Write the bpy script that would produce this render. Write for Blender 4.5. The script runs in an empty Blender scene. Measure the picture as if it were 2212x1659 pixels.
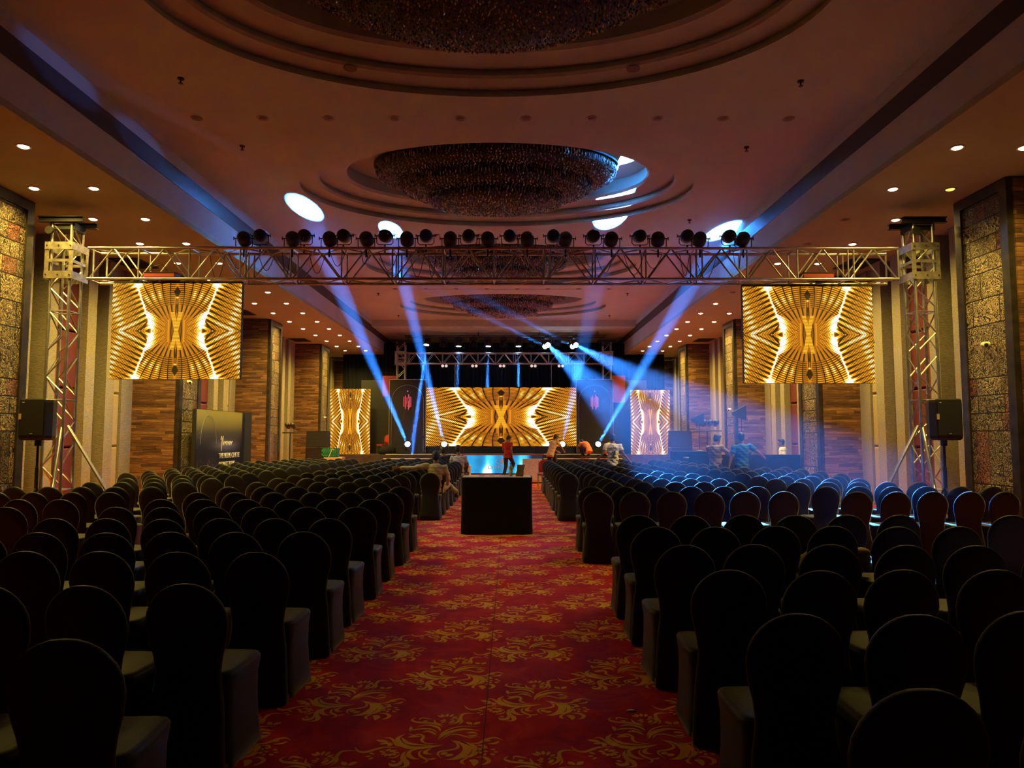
import bpy, bmesh, math, random
from mathutils import Vector, Matrix
random.seed(7)
S = bpy.context.scene
COL = S.collection
PI = math.pi
# ------------------------------------------------------------------ camera
F_PX, W_PX, H_PX = 1550.0, 2212, 1659
EYE = 1.65
PITCH = math.atan(113.5 / F_PX)
YAW = math.atan(5.0 / F_PX)
cam = bpy.data.cameras.new('camera'); camo = bpy.data.objects.new('camera', cam); COL.objects.link(camo)
cam.sensor_fit = 'HORIZONTAL'; cam.sensor_width = 36.0; cam.lens = 36.0 * F_PX / W_PX
cam.clip_start = 0.05; cam.clip_end = 200
camo.location = (0, 0, EYE); camo.rotation_euler = (PI/2 + PITCH, 0, -YAW)
S.camera = camo
# ------------------------------------------------------------------ world, exposure
w = bpy.data.worlds.new('world'); S.world = w; w.use_nodes = True
w.node_tree.nodes['Background'].inputs[0].default_value = (0.02, 0.018, 0.02, 1)
w.node_tree.nodes['Background'].inputs[1].default_value = 0.2
S.view_settings.view_transform = 'Standard'; S.view_settings.look = 'None'
S.view_settings.exposure = 0.25; S.view_settings.gamma = 1.0; S.view_settings.use_curve_mapping = False
cy = S.cycles
cy.use_denoising = True
cy.max_bounces = 5; cy.diffuse_bounces = 3; cy.glossy_bounces = 3; cy.transmission_bounces = 3
cy.volume_bounces = 0; cy.transparent_max_bounces = 8
cy.sample_clamp_indirect = 30.0; cy.caustics_reflective = False; cy.caustics_refractive = False
# light levels
P_DOWN = 290.0        # warm downlights, W
P_BEAM = 4800000.0     # moving heads that throw tight beams
P_WASH = 420000.0     # the two wide beams over the right block
LED = 1.28            # emission of the screens
HAZE = 0.0036
WARM = (1.0, 0.70, 0.13)
BLUE = (0.034, 0.25, 1.0)

# ------------------------------------------------------------------ node helper
class E:
    nt = None
    def __init__(s, v): s.v = v
    @staticmethod
    def m(op, *a):
        n = E.nt.nodes.new('ShaderNodeMath'); n.operation = op
        for i, x in enumerate(a):
            x = x.v if isinstance(x, E) else x
            if isinstance(x, (int, float)): n.inputs[i].default_value = float(x)
            else: E.nt.links.new(x, n.inputs[i])
        return E(n.outputs[0])
    def __add__(s, o): return E.m('ADD', s, o)
    __radd__ = __add__
    def __sub__(s, o): return E.m('SUBTRACT', s, o)
    def __rsub__(s, o): return E.m('SUBTRACT', o, s)
    def __mul__(s, o): return E.m('MULTIPLY', s, o)
    __rmul__ = __mul__
    def __truediv__(s, o): return E.m('DIVIDE', s, o)
    def __gt__(s, o): return E.m('GREATER_THAN', s, o)
    def __lt__(s, o): return E.m('LESS_THAN', s, o)
def eabs(x): return E.m('ABSOLUTE', x)
def efr(x): return E.m('FRACT', x)
def efl(x): return E.m('FLOOR', x)
def emin(a, b): return E.m('MINIMUM', a, b)
def emax(a, b): return E.m('MAXIMUM', a, b)
def esin(a): return E.m('SINE', a)
def eat2(a, b): return E.m('ARCTAN2', a, b)
def esq(a): return E.m('SQRT', a)
def gauss(x, c, wd): return E.m('EXPONENT', (((x - c) / wd) * ((x - c) / wd)) * -1.0)
def step(x, a, b):      # smooth 0..1 from a to b
    n = E.nt.nodes.new('ShaderNodeMapRange'); n.interpolation_type = 'SMOOTHSTEP'
    E.nt.links.new(x.v, n.inputs['Value']); n.inputs['From Min'].default_value = a; n.inputs['From Max'].default_value = b
    return E(n.outputs['Result'])
def mixv(f, a, b): return a + (b - a) * f if isinstance(b, E) or isinstance(a, E) else f * (b - a) + a

MATS = {}
def base_mat(name):
    m = bpy.data.materials.new(name); m.use_nodes = True; nt = m.node_tree
    MATS[name] = m; E.nt = nt
    return m, nt, nt.nodes['Principled BSDF']
def noise(nt, vec, scale, detail=2.0, rough=0.5, dist=0.0):
    n = nt.nodes.new('ShaderNodeTexNoise'); n.inputs['Scale'].default_value = scale; n.inputs['Detail'].default_value = detail
    n.inputs['Roughness'].default_value = rough; n.inputs['Distortion'].default_value = dist
    if vec is not None: nt.links.new(vec, n.inputs['Vector'])
    return n
def coords(nt, kind='Object', scale=None):
    t = nt.nodes.new('ShaderNodeTexCoord')
    if scale is None: return t.outputs[kind]
    mp = nt.nodes.new('ShaderNodeMapping'); mp.inputs['Scale'].default_value = scale
    nt.links.new(t.outputs[kind], mp.inputs['Vector']); return mp.outputs[0]
def ramp(nt, fac, stops):
    r = nt.nodes.new('ShaderNodeValToRGB'); cr = r.color_ramp
    while len(cr.elements) < len(stops): cr.elements.new(0.5)
    for e, (p, c) in zip(cr.elements, stops): e.position = p; e.color = (*c, 1)
    nt.links.new(fac, r.inputs[0]); return r.outputs[0]
def bump(nt, bs, h, strength, dist=0.02):
    b = nt.nodes.new('ShaderNodeBump'); b.inputs['Strength'].default_value = strength; b.inputs['Distance'].default_value = dist
    nt.links.new(h, b.inputs['Height']); nt.links.new(b.outputs[0], bs.inputs['Normal'])
def plain(name, col, rough=0.6, metal=0.0, nscale=30.0, namt=0.12, bmp=0.0, spec=0.5, emit=None, estr=0.0, sheen=0.0):
    m, nt, bs = base_mat(name)
    n = noise(nt, coords(nt), nscale, 3.0)
    lo = tuple(max(0, c * (1 - namt)) for c in col); hi = tuple(min(1, c * (1 + namt)) for c in col)
    nt.links.new(ramp(nt, n.outputs[0], [(0.3, lo), (0.7, hi)]), bs.inputs['Base Color'])
    bs.inputs['Roughness'].default_value = rough; bs.inputs['Metallic'].default_value = metal
    bs.inputs['Specular IOR Level'].default_value = spec
    if sheen: bs.inputs['Sheen Weight'].default_value = sheen; bs.inputs['Sheen Roughness'].default_value = 0.35
    if bmp: bump(nt, bs, n.outputs[0], bmp)
    if emit: bs.inputs['Emission Color'].default_value = (*emit, 1); bs.inputs['Emission Strength'].default_value = estr
    return m

# plain materials
plain('ceiling_paint', (0.46, 0.53, 0.41), 0.85, nscale=1.2, namt=0.05)
plain('side_ceiling_paint', (0.38, 0.39, 0.22), 0.85, nscale=1.0, namt=0.05)
plain('fascia_paint', (0.50, 0.55, 0.54), 0.8, nscale=0.8, namt=0.06)
plain('black_paint', (0.012, 0.012, 0.013), 0.7)
plain('dark_metal', (0.035, 0.033, 0.03), 0.45, 0.6)
plain('black_plastic', (0.011, 0.011, 0.012), 0.45, nscale=200, bmp=0.05)
plain('truss_metal', (0.50, 0.48, 0.44), 0.34, 0.95, nscale=8, namt=0.2)
plain('plate_metal', (0.42, 0.38, 0.30), 0.42, 0.9, nscale=14, namt=0.3)
plain('bronze_frame', (0.055, 0.045, 0.030), 0.38, 0.6, nscale=5, namt=0.4)
plain('black_cloth', (0.010, 0.010, 0.012), 0.95, nscale=60, bmp=0.15, spec=0.2)
plain('curtain', (0.012, 0.012, 0.015), 0.95, nscale=20, spec=0.15)
plain('stage_board', (0.045, 0.032, 0.024), 0.6, nscale=4, namt=0.4)
plain('white_trim', (0.75, 0.72, 0.68), 0.5)
plain('wood_lath', (0.55, 0.38, 0.20), 0.6, nscale=20)
plain('red_paint', (0.42, 0.035, 0.02), 0.5)
plain('cream_leather', (0.72, 0.60, 0.42), 0.5, nscale=12)
plain('skin', (0.20, 0.105, 0.06), 0.55, nscale=40, namt=0.06)
plain('hair', (0.012, 0.010, 0.010), 0.6, nscale=150, namt=0.4)
plain('shirt_red', (0.32, 0.015, 0.02), 0.85, nscale=20, bmp=0.2)
plain('shirt_tan', (0.56, 0.37, 0.17), 0.85, nscale=20, bmp=0.2)
plain('shirt_orange', (0.72, 0.24, 0.11), 0.85, nscale=20, bmp=0.2)
plain('shirt_white', (0.82, 0.81, 0.74), 0.85, nscale=20, bmp=0.2)
plain('shirt_khaki', (0.50, 0.44, 0.28), 0.85, nscale=20, bmp=0.2)
plain('shirt_grey', (0.42, 0.40, 0.38), 0.85, nscale=20, bmp=0.2)
plain('shirt_brown', (0.27, 0.19, 0.12), 0.85, nscale=20, bmp=0.2)
plain('shirt_blue', (0.02, 0.13, 0.42), 0.85, nscale=20, bmp=0.2)
plain('trousers_dark', (0.012, 0.014, 0.022), 0.9, nscale=20)
plain('jeans', (0.02, 0.035, 0.09), 0.9, nscale=20)
plain('shoe', (0.03, 0.022, 0.018), 0.5)
plain('print_dark', (0.03, 0.03, 0.035), 0.8)
plain('print_blue', (0.02, 0.10, 0.45), 0.8)
plain('print_rust', (0.28, 0.08, 0.06), 0.8)
plain('print_white', (0.80, 0.78, 0.75), 0.6)
plain('print_pink_glow', (0.62, 0.10, 0.16), 0.6, emit=(0.8, 0.10, 0.16), estr=0.25)  # weak emission added: this logo print glows without being a lamp
plain('silver_line', (0.55, 0.52, 0.48), 0.3, 0.8)
plain('red_banner', (0.22, 0.02, 0.03), 0.8, nscale=3, namt=0.2)
plain('paper_white', (0.75, 0.73, 0.72), 0.7)
plain('paper_bag', (0.22, 0.12, 0.06), 0.8, nscale=15, namt=0.3)
plain('plastic_green', (0.02, 0.26, 0.13), 0.45)
plain('carton', (0.50, 0.36, 0.22), 0.8)
plain('lamp_off', (0.18, 0.14, 0.10), 0.5)
plain('lamp_ring', (0.30, 0.24, 0.18), 0.4, 0.4)
plain('lamp_lens', (0.4, 0.4, 0.4), 0.2, emit=(1.0, 0.80, 0.42), estr=28.0)
plain('lamp_lens_dim', (0.4, 0.35, 0.2), 0.3, emit=(1.0, 0.62, 0.12), estr=1.6)
plain('beam_lens', (0.4, 0.4, 0.4), 0.2, emit=(0.62, 0.85, 1.0), estr=22.0)
plain('blinder_face', (0.75, 0.72, 0.66), 0.4, emit=(1, 0.95, 0.85), estr=0.5)
plain('led_dot', (0.3, 0.3, 0.3), 0.4, emit=(0.8, 0.9, 1.0), estr=2.0)
plain('speaker_grille', (0.010, 0.010, 0.010), 0.6, nscale=400, bmp=0.3)
plain('crystal_core', (0.05, 0.046, 0.042), 0.5, 0.4, nscale=30, namt=0.5)
plain('dark_gap', (0.016, 0.012, 0.008), 0.8)
plain('beige_cloth', (0.50, 0.44, 0.34), 0.95, nscale=25, bmp=0.2)
plain('camera_white', (0.7, 0.68, 0.62), 0.4)
plain('cover_black', (0.0088, 0.0108, 0.0122), 0.62, nscale=90, namt=0.25, bmp=0.10, spec=0.4, sheen=0.26)
plain('chair_metal', (0.5, 0.42, 0.28), 0.3, 0.9)
plain('bottle_clear', (0.35, 0.5, 0.42), 0.15)
plain('shirt_stripe', (0.85, 0.83, 0.75), 0.8)

# crystal beads: random light and dark tone per island puts sparkle into the colour
m, nt, bs = base_mat('crystal')
g = nt.nodes.new('ShaderNodeNewGeometry')
nt.links.new(ramp(nt, g.outputs['Random Per Island'], [(0.0, (0.05, 0.045, 0.040)), (0.40, (0.30, 0.28, 0.26)), (0.78, (0.85, 0.80, 0.74)), (1.0, (1.0, 1.0, 1.0))]), bs.inputs['Base Color'])
bs.inputs['Metallic'].default_value = 0.55; bs.inputs['Roughness'].default_value = 0.16

# carpet: red wool with soft tonal blotches; the gold scrolls are inlaid faces
def carpet(name, a, b, c):
    m, nt, bs = base_mat(name)
    n1 = noise(nt, coords(nt), 3.0, 6.0, 0.65, 1.2); n2 = noise(nt, coords(nt), 160.0, 2.0)
    col = ramp(nt, n1.outputs[0], [(0.32, a), (0.52, b), (0.72, c)])
    mx = nt.nodes.new('ShaderNodeMix'); mx.data_type = 'RGBA'; mx.blend_type = 'MULTIPLY'; mx.inputs[0].default_value = 0.55
    nt.links.new(col, mx.inputs[6]); nt.links.new(ramp(nt, n2.outputs[0], [(0.3, (0.45, 0.45, 0.45)), (0.7, (1, 1, 1))]), mx.inputs[7])
    nt.links.new(mx.outputs[2], bs.inputs['Base Color']); bs.inputs['Roughness'].default_value = 0.95
    bs.inputs['Specular IOR Level'].default_value = 0.15
    bump(nt, bs, n2.outputs[0], 0.4, 0.004)
carpet('carpet_red', (0.42, 0.006, 0.022), (0.64, 0.011, 0.030), (0.76, 0.06, 0.036))
carpet('carpet_gold', (0.88, 0.36, 0.03), (0.96, 0.44, 0.045), (1.0, 0.52, 0.07))
plain('carpet_seam', (0.06, 0.005, 0.004), 0.9)

# horizontal wood laths
m, nt, bs = base_mat('wood_cladding')
sep = nt.nodes.new('ShaderNodeSeparateXYZ'); nt.links.new(coords(nt), sep.inputs[0])
ph, pz = E(sep.outputs[0]) + E(sep.outputs[1]), E(sep.outputs[2])
row = efl(pz * 13.5)
rr = efr(esin(row * 12.9898) * 43758.5453)
seg = efl(ph * (rr * 1.2 + 1.1) + rr * 7.0)
wn = nt.nodes.new('ShaderNodeTexWhiteNoise'); wn.noise_dimensions = '2D'
cb = nt.nodes.new('ShaderNodeCombineXYZ'); nt.links.new(row.v, cb.inputs[0]); nt.links.new(seg.v, cb.inputs[1]); nt.links.new(cb.outputs[0], wn.inputs['Vector'])
gn = noise(nt, coords(nt, 'Object', (1.6, 1.6, 34.0)), 1.6, 6.0, 0.75, 0.6)
tone = E(wn.outputs[0]) * 0.36 + E(gn.outputs[0]) * 1.5 - 0.42
edge = (efr(pz * 13.5) > 0.07)
col = ramp(nt, (tone * (edge * 0.75 + 0.25)).v, [(0.08, (0.016, 0.006, 0.002)), (0.36, (0.075, 0.030, 0.010)), (0.6, (0.19, 0.085, 0.030)), (0.9, (0.40, 0.22, 0.09))])
nt.links.new(col, bs.inputs['Base Color']); bs.inputs['Roughness'].default_value = 0.5
bump(nt, bs, tone.v, 0.4, 0.02)

# patchwork of relief tiles (wood-block prints) on the pillar fronts
m, nt, bs = base_mat('relief_tile')
sep = nt.nodes.new('ShaderNodeSeparateXYZ'); nt.links.new(coords(nt), sep.inputs[0])
ph, pz = E(sep.outputs[0]) + E(sep.outputs[1]), E(sep.outputs[2])
big = efl(pz * 1.15); brr = efr(esin(big * 57.3) * 917.1)
nsub = 1.0 + efl(brr * 2.99)
zz_ = pz * 1.15 * nsub
row = efl(zz_) + big * 7.0
rr = efr(esin(row * 91.7) * 437.585)
uu = ph * (rr * 2.6 + 1.3) + rr * 5.0
seg = efl(uu)
cb = nt.nodes.new('ShaderNodeCombineXYZ'); nt.links.new(row.v, cb.inputs[0]); nt.links.new(seg.v, cb.inputs[1])
wn = nt.nodes.new('ShaderNodeTexWhiteNoise'); wn.noise_dimensions = '2D'; nt.links.new(cb.outputs[0], wn.inputs['Vector'])
vz = noise(nt, coords(nt), 3.6, 3.0, 0.55, 3.0)
vo = nt.nodes.new('ShaderNodeTexVoronoi'); vo.feature = 'DISTANCE_TO_EDGE'; vo.inputs['Scale'].default_value = 11.0
nt.links.new(coords(nt), vo.inputs['Vector'])
lines = eabs(efr(E(vz.outputs[0]) * 8.0 + E(wn.outputs[0])) - 0.5) * 2.0
relief = step(lines, 0.38, 0.62) * (0.25 + E(wn.outputs[0]) * 0.6) + step(E(vo.outputs['Distance']), 0.02, 0.10) * 0.28 * lines
gapz = emin(emin(efr(zz_), 1.0 - efr(zz_)) * 40.0 / nsub, emin(efr(uu), 1.0 - efr(uu)) * 34.0)
relief2 = relief * step(gapz, 0.3, 0.7)
gold = ramp(nt, relief2.v, [(0.05, (0.012, 0.008, 0.005)), (0.40, (0.10, 0.065, 0.030)), (0.85, (0.48, 0.35, 0.19))])
rust = ramp(nt, relief2.v, [(0.05, (0.03, 0.006, 0.004)), (0.5, (0.15, 0.022, 0.012)), (1.0, (0.28, 0.09, 0.05))])
mx = nt.nodes.new('ShaderNodeMix'); mx.data_type = 'RGBA'
nt.links.new(((E(wn.outputs[0]) > 0.84) * 0.9).v, mx.inputs[0]); nt.links.new(gold, mx.inputs[6]); nt.links.new(rust, mx.inputs[7])
nt.links.new(mx.outputs[2], bs.inputs['Base Color']); bs.inputs['Roughness'].default_value = 0.45; bs.inputs['Metallic'].default_value = 0.15
bump(nt, bs, relief2.v, 0.8, 0.03)

# textured wall covering: vertical fluted weave
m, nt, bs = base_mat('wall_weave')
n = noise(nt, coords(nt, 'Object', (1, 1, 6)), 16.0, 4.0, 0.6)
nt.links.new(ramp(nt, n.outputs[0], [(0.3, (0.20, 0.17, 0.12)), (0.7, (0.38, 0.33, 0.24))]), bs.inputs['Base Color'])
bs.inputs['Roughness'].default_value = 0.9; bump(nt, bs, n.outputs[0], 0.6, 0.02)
plain('pad_gold', (0.42, 0.33, 0.14), 0.8, nscale=30, namt=0.08)
plain('pad_red', (0.11, 0.010, 0.008), 0.8, nscale=30, namt=0.1)
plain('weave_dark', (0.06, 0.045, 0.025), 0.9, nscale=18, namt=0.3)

# linear air grille
m, nt, bs = base_mat('grille')
sep = nt.nodes.new('ShaderNodeSeparateXYZ'); nt.links.new(coords(nt), sep.inputs[0])
ln = step(eabs(efr(E(sep.outputs[2]) * 42.0) - 0.5), 0.15, 0.35)
nt.links.new(ramp(nt, ln.v, [(0, (0.012, 0.011, 0.011)), (1, (0.07, 0.065, 0.06))]), bs.inputs['Base Color'])
bs.inputs['Roughness'].default_value = 0.5

# LED picture: mirrored gold plumes
def led_material(name, strength):
    m, nt, bs = base_mat(name)
    sep = nt.nodes.new('ShaderNodeSeparateXYZ'); nt.links.new(coords(nt, 'UV'), sep.inputs[0])
    u = eabs(E(sep.outputs[0]) - 0.5) * 2.0
    v = eabs(E(sep.outputs[1]) - 0.5) * 2.0
    zig = eabs(efr(v * 14.0) - 0.5) * 0.022
    vein = v * 0.27 + 0.365 + zig
    d = u - vein
    outer = step(d, 0.0, 0.01)
    # outer plumes: long bars that fall away from the vein, crossed by fine ribs
    s = (v + u * 0.62 + E.m('MULTIPLY', v, v) * 0.1) * 8.2
    fs = efr(s)
    wedge = step(d * -1.0, -0.30, 0.0) * 0.40 + 0.15
    barl = 1.0 - step(fs - wedge, -0.05, 0.04)
    rib = step(eabs(efr((u * 1.15 - v * 0.42) * 34.0) - 0.5), 0.14, 0.30)
    ribz = step(d, 0.07, 0.16)
    ho = 0.44 + fs * 0.08
    ho = ho + (gauss(u - v * 0.22, 0.83, 0.065) * 0.60 + gauss(u + v * 0.9, 0.80, 0.06) * 0.5) * gauss(fs, 0.58, 0.22)
    ho = ho * (1.0 - (1.0 - rib) * ribz * 0.75)
    ho = ho * (1.0 - barl * 0.93)
    ho = ho + gauss(d, 0.0, 0.03) * 0.30 + gauss(d, 0.0, 0.012) * 0.9
    # inner fan of bars that rises from the middle
    r = esq(u * u + v * v)
    a = eat2(v + 0.03, u + 0.015) + r * -0.16
    fa = efr(a * 7.6 + 0.25)
    bari = 1.0 - step(fa, 0.10, 0.17)
    wed2 = (1.0 - step(fa, 0.30, 0.42)) * (1.0 - step(eabs(r - 0.47), 0.06, 0.12))
    ribi = step(eabs(efr(r * 24.0) - 0.5), 0.16, 0.32)
    rz = step(r, 0.52, 0.60) * (1.0 - step(a, 1.36, 1.42))
    hi = 0.30 + fa * 0.10 + gauss(r, 0.80, 0.10) * (gauss(fa, 0.60, 0.20) * 0.50) * rz * step(u, 0.12, 0.3) + gauss(r, 1.0, 0.12) * 0.10
    hi = hi + rz * 0.06 * step(u, 0.1, 0.3)
    hi = hi * (1.0 - (1.0 - ribi) * rz * 0.7)
    hi = hi * (1.0 - emax(bari * 0.92, wed2 * 0.9))
    hi = hi + gauss(d, 0.0, 0.02) * 0.30 + gauss(d, 0.0, 0.010) * 0.8
    # lower wedge beside the vein: fine zigzag ribs that whiten outwards
    q = v - (u - 0.16) * 0.73 - 0.195
    inw = (1.0 - step(q, -0.008, 0.008)) * step(u, 0.165, 0.18) * (1.0 - outer)
    zz = step(eabs(efr((u + v * 0.42) * 38.0) - 0.5), 0.12, 0.28)
    lng = step(eabs(efr((v - u * 0.73) * 9.5) - 0.5), 0.03, 0.07)
    hl = 0.46 + step(u, 0.24, 0.46) * 0.6
    hl = hl * (1.0 - (1.0 - zz) * 0.5 * (1.0 - step(u, 0.30, 0.46))) * (lng * 0.75 + 0.25)
    # eye
    ex, ey = (u - 0.405) / 0.055, (v - 0.13) / 0.085
    eye = E.m('EXPONENT', (ex * ex + ey * ey) * -1.0)
    eyed = (1.0 - step(eabs(v - (u - 0.43) * -1.6 - 0.22), 0.02, 0.035)) * step(u, 0.43, 0.45) * (1.0 - step(u, 0.54, 0.56))
    # centre column
    cx = eabs(u - v * 0.16)
    col = (1.0 - step(cx, 0.028, 0.036)) * (1.0 - step(v, 0.38, 0.40))
    cr = step(eabs(efr(v * 34.0) - 0.5), 0.15, 0.3)
    hc = 0.30 + cr * 0.32
    pan = (1.0 - step(u, 0.125, 0.135)) * (1.0 - step(v, 0.23, 0.24))
    hp = 0.22 + gauss(u, 0.125, 0.03) * 0.25
    hp = hp * step(eabs(u - 0.085 - v * -0.08), 0.004, 0.01)
    h = hi + (ho - hi) * outer
    h = h + (hl - h) * inw
    h = h + (hp - h) * pan
    h = h + (hc - h) * col
    h = h + eye * 0.7 - eyed * 0.6
    h = h + gauss(u, 0.615, 0.09) * gauss(v, 1.0, 0.10) * 0.9
    h = h * (1.0 - (1.0 - step(u - (v - 0.66) * 0.30, -0.004, 0.008)) * step(v, 0.66, 0.70) * (1.0 - step(v + u * 2.2, 0.93, 0.95)) * 0.95)
    h = h + gauss(u, 0.0, 0.016) * gauss(v, 0.70, 0.02) * 0.9
    c = ramp(nt, emax(emin(h, 1.0), 0.0).v, [(0.0, (0.006, 0.003, 0.0)), (0.16, (0.06, 0.018, 0.001)), (0.34, (0.33, 0.095, 0.003)), (0.50, (0.62, 0.23, 0.006)), (0.64, (0.92, 0.46, 0.02)), (0.80, (1.0, 0.80, 0.22)), (0.95, (1.0, 1.0, 0.92))])
    nt.links.new(c, bs.inputs['Emission Color']); bs.inputs['Emission Strength'].default_value = strength
    bs.inputs['Base Color'].default_value = (0.01, 0.01, 0.01, 1); bs.inputs['Roughness'].default_value = 0.6
led_material('led_picture', LED)

# blue light-show picture on the stage-front screen
m, nt, bs = base_mat('led_blue')
sep = nt.nodes.new('ShaderNodeSeparateXYZ'); nt.links.new(coords(nt, 'UV'), sep.inputs[0])
u, v = E(sep.outputs[0]), E(sep.outputs[1])
n = noise(nt, coords(nt, 'UV', (3, 1.2, 1)), 2.0, 3.0)
def flare(cx): return gauss(u, cx, 0.055) * gauss(v, 0.0, 0.34) + gauss(u - v * 0.02, cx + 0.02, 0.07) * 0.42 + gauss(u, cx, 0.02) * 0.12
h = 0.20 + flare(0.30) + flare(0.72) + gauss(u, 0.10, 0.10) * 0.20 + gauss(u, 0.55, 0.10) * 0.16 + E(n.outputs[0]) * 0.14 - step(u, 0.80, 0.88) * 0.30
c = ramp(nt, emax(emin(h, 1.0), 0.0).v, [(0.0, (0.006, 0.016, 0.03)), (0.25, (0.01, 0.09, 0.22)), (0.5, (0.01, 0.30, 0.62)), (0.75, (0.06, 0.58, 0.90)), (1.0, (0.85, 1.0, 1.0))])
nt.links.new(c, bs.inputs['Emission Color']); bs.inputs['Emission Strength'].default_value = 1.25
bs.inputs['Base Color'].default_value = (0.01, 0.01, 0.01, 1)

# printed standee picture: olive sky over a dusk skyline
m, nt, bs = base_mat('standee_print')
sep = nt.nodes.new('ShaderNodeSeparateXYZ'); nt.links.new(coords(nt, 'UV'), sep.inputs[0])
u, v = E(sep.outputs[0]), E(sep.outputs[1])
n = noise(nt, coords(nt, 'UV', (34, 9, 1)), 1.0, 3.0, 0.7)
sky = step(v, 0.55, 0.98)
c1 = ramp(nt, sky.v, [(0, (0.022, 0.018, 0.014)), (0.45, (0.11, 0.095, 0.04)), (1, (0.42, 0.36, 0.06))])
town = step(E(n.outputs[0]), 0.55, 0.72) * step(v * -1.0, -0.47, -0.40) * step(u * -1.0, -0.42, -0.36)
mx = nt.nodes.new('ShaderNodeMix'); mx.data_type = 'RGBA'; nt.links.new(town.v, mx.inputs[0]); nt.links.new(c1, mx.inputs[6]); mx.inputs[7].default_value = (0.62, 0.28, 0.10, 1)
gl = gauss(u, 0.62, 0.22) * gauss(v, 0.60, 0.05)
mx2 = nt.nodes.new('ShaderNodeMix'); mx2.data_type = 'RGBA'; nt.links.new((gl * 0.6).v, mx2.inputs[0]); nt.links.new(mx.outputs[2], mx2.inputs[6]); mx2.inputs[7].default_value = (0.40, 0.38, 0.42, 1)
nt.links.new(mx2.outputs[2], bs.inputs['Base Color']); bs.inputs['Roughness'].default_value = 0.6; bs.inputs['Specular IOR Level'].default_value = 0.2

# papers on the table: stripes of print
m, nt, bs = base_mat('printed_sheets')
sep = nt.nodes.new('ShaderNodeSeparateXYZ'); nt.links.new(coords(nt, 'UV'), sep.inputs[0])
u, v = E(sep.outputs[0]), E(sep.outputs[1])
pw = nt.nodes.new('ShaderNodeTexWhiteNoise'); pw.noise_dimensions = '1D'; nt.links.new(efl(u * 9.0).v, pw.inputs['W'])
c = ramp(nt, pw.outputs[0], [(0.0, (0.72, 0.70, 0.70)), (0.34, (0.45, 0.10, 0.12)), (0.5, (0.35, 0.34, 0.36)), (0.66, (0.20, 0.18, 0.45)), (0.85, (0.70, 0.68, 0.68))])
c.node.color_ramp.interpolation = 'CONSTANT'
mx = nt.nodes.new('ShaderNodeMix'); mx.data_type = 'RGBA'; nt.links.new(((v > 0.3) * (v < 0.85)).v, mx.inputs[0]); mx.inputs[6].default_value = (0.72, 0.70, 0.70, 1); nt.links.new(c, mx.inputs[7])
nt.links.new(mx.outputs[2], bs.inputs['Base Color'])

def haze_material(name, density):
    m = bpy.data.materials.new(name); m.use_nodes = True; nt = m.node_tree; nt.nodes.clear(); MATS[name] = m
    o = nt.nodes.new('ShaderNodeOutputMaterial'); vs = nt.nodes.new('ShaderNodeVolumeScatter')
    vs.inputs['Color'].default_value = (0.9, 0.95, 1.0, 1); vs.inputs['Density'].default_value = density; vs.inputs['Anisotropy'].default_value = 0.0
    nt.links.new(vs.outputs[0], o.inputs['Volume'])
haze_material('haze', HAZE); haze_material('haze_wide', 0.0034); haze_material('haze_dense', 0.14); haze_material('haze_mid', 0.03); haze_material('haze_thin', 0.0006)

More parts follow.
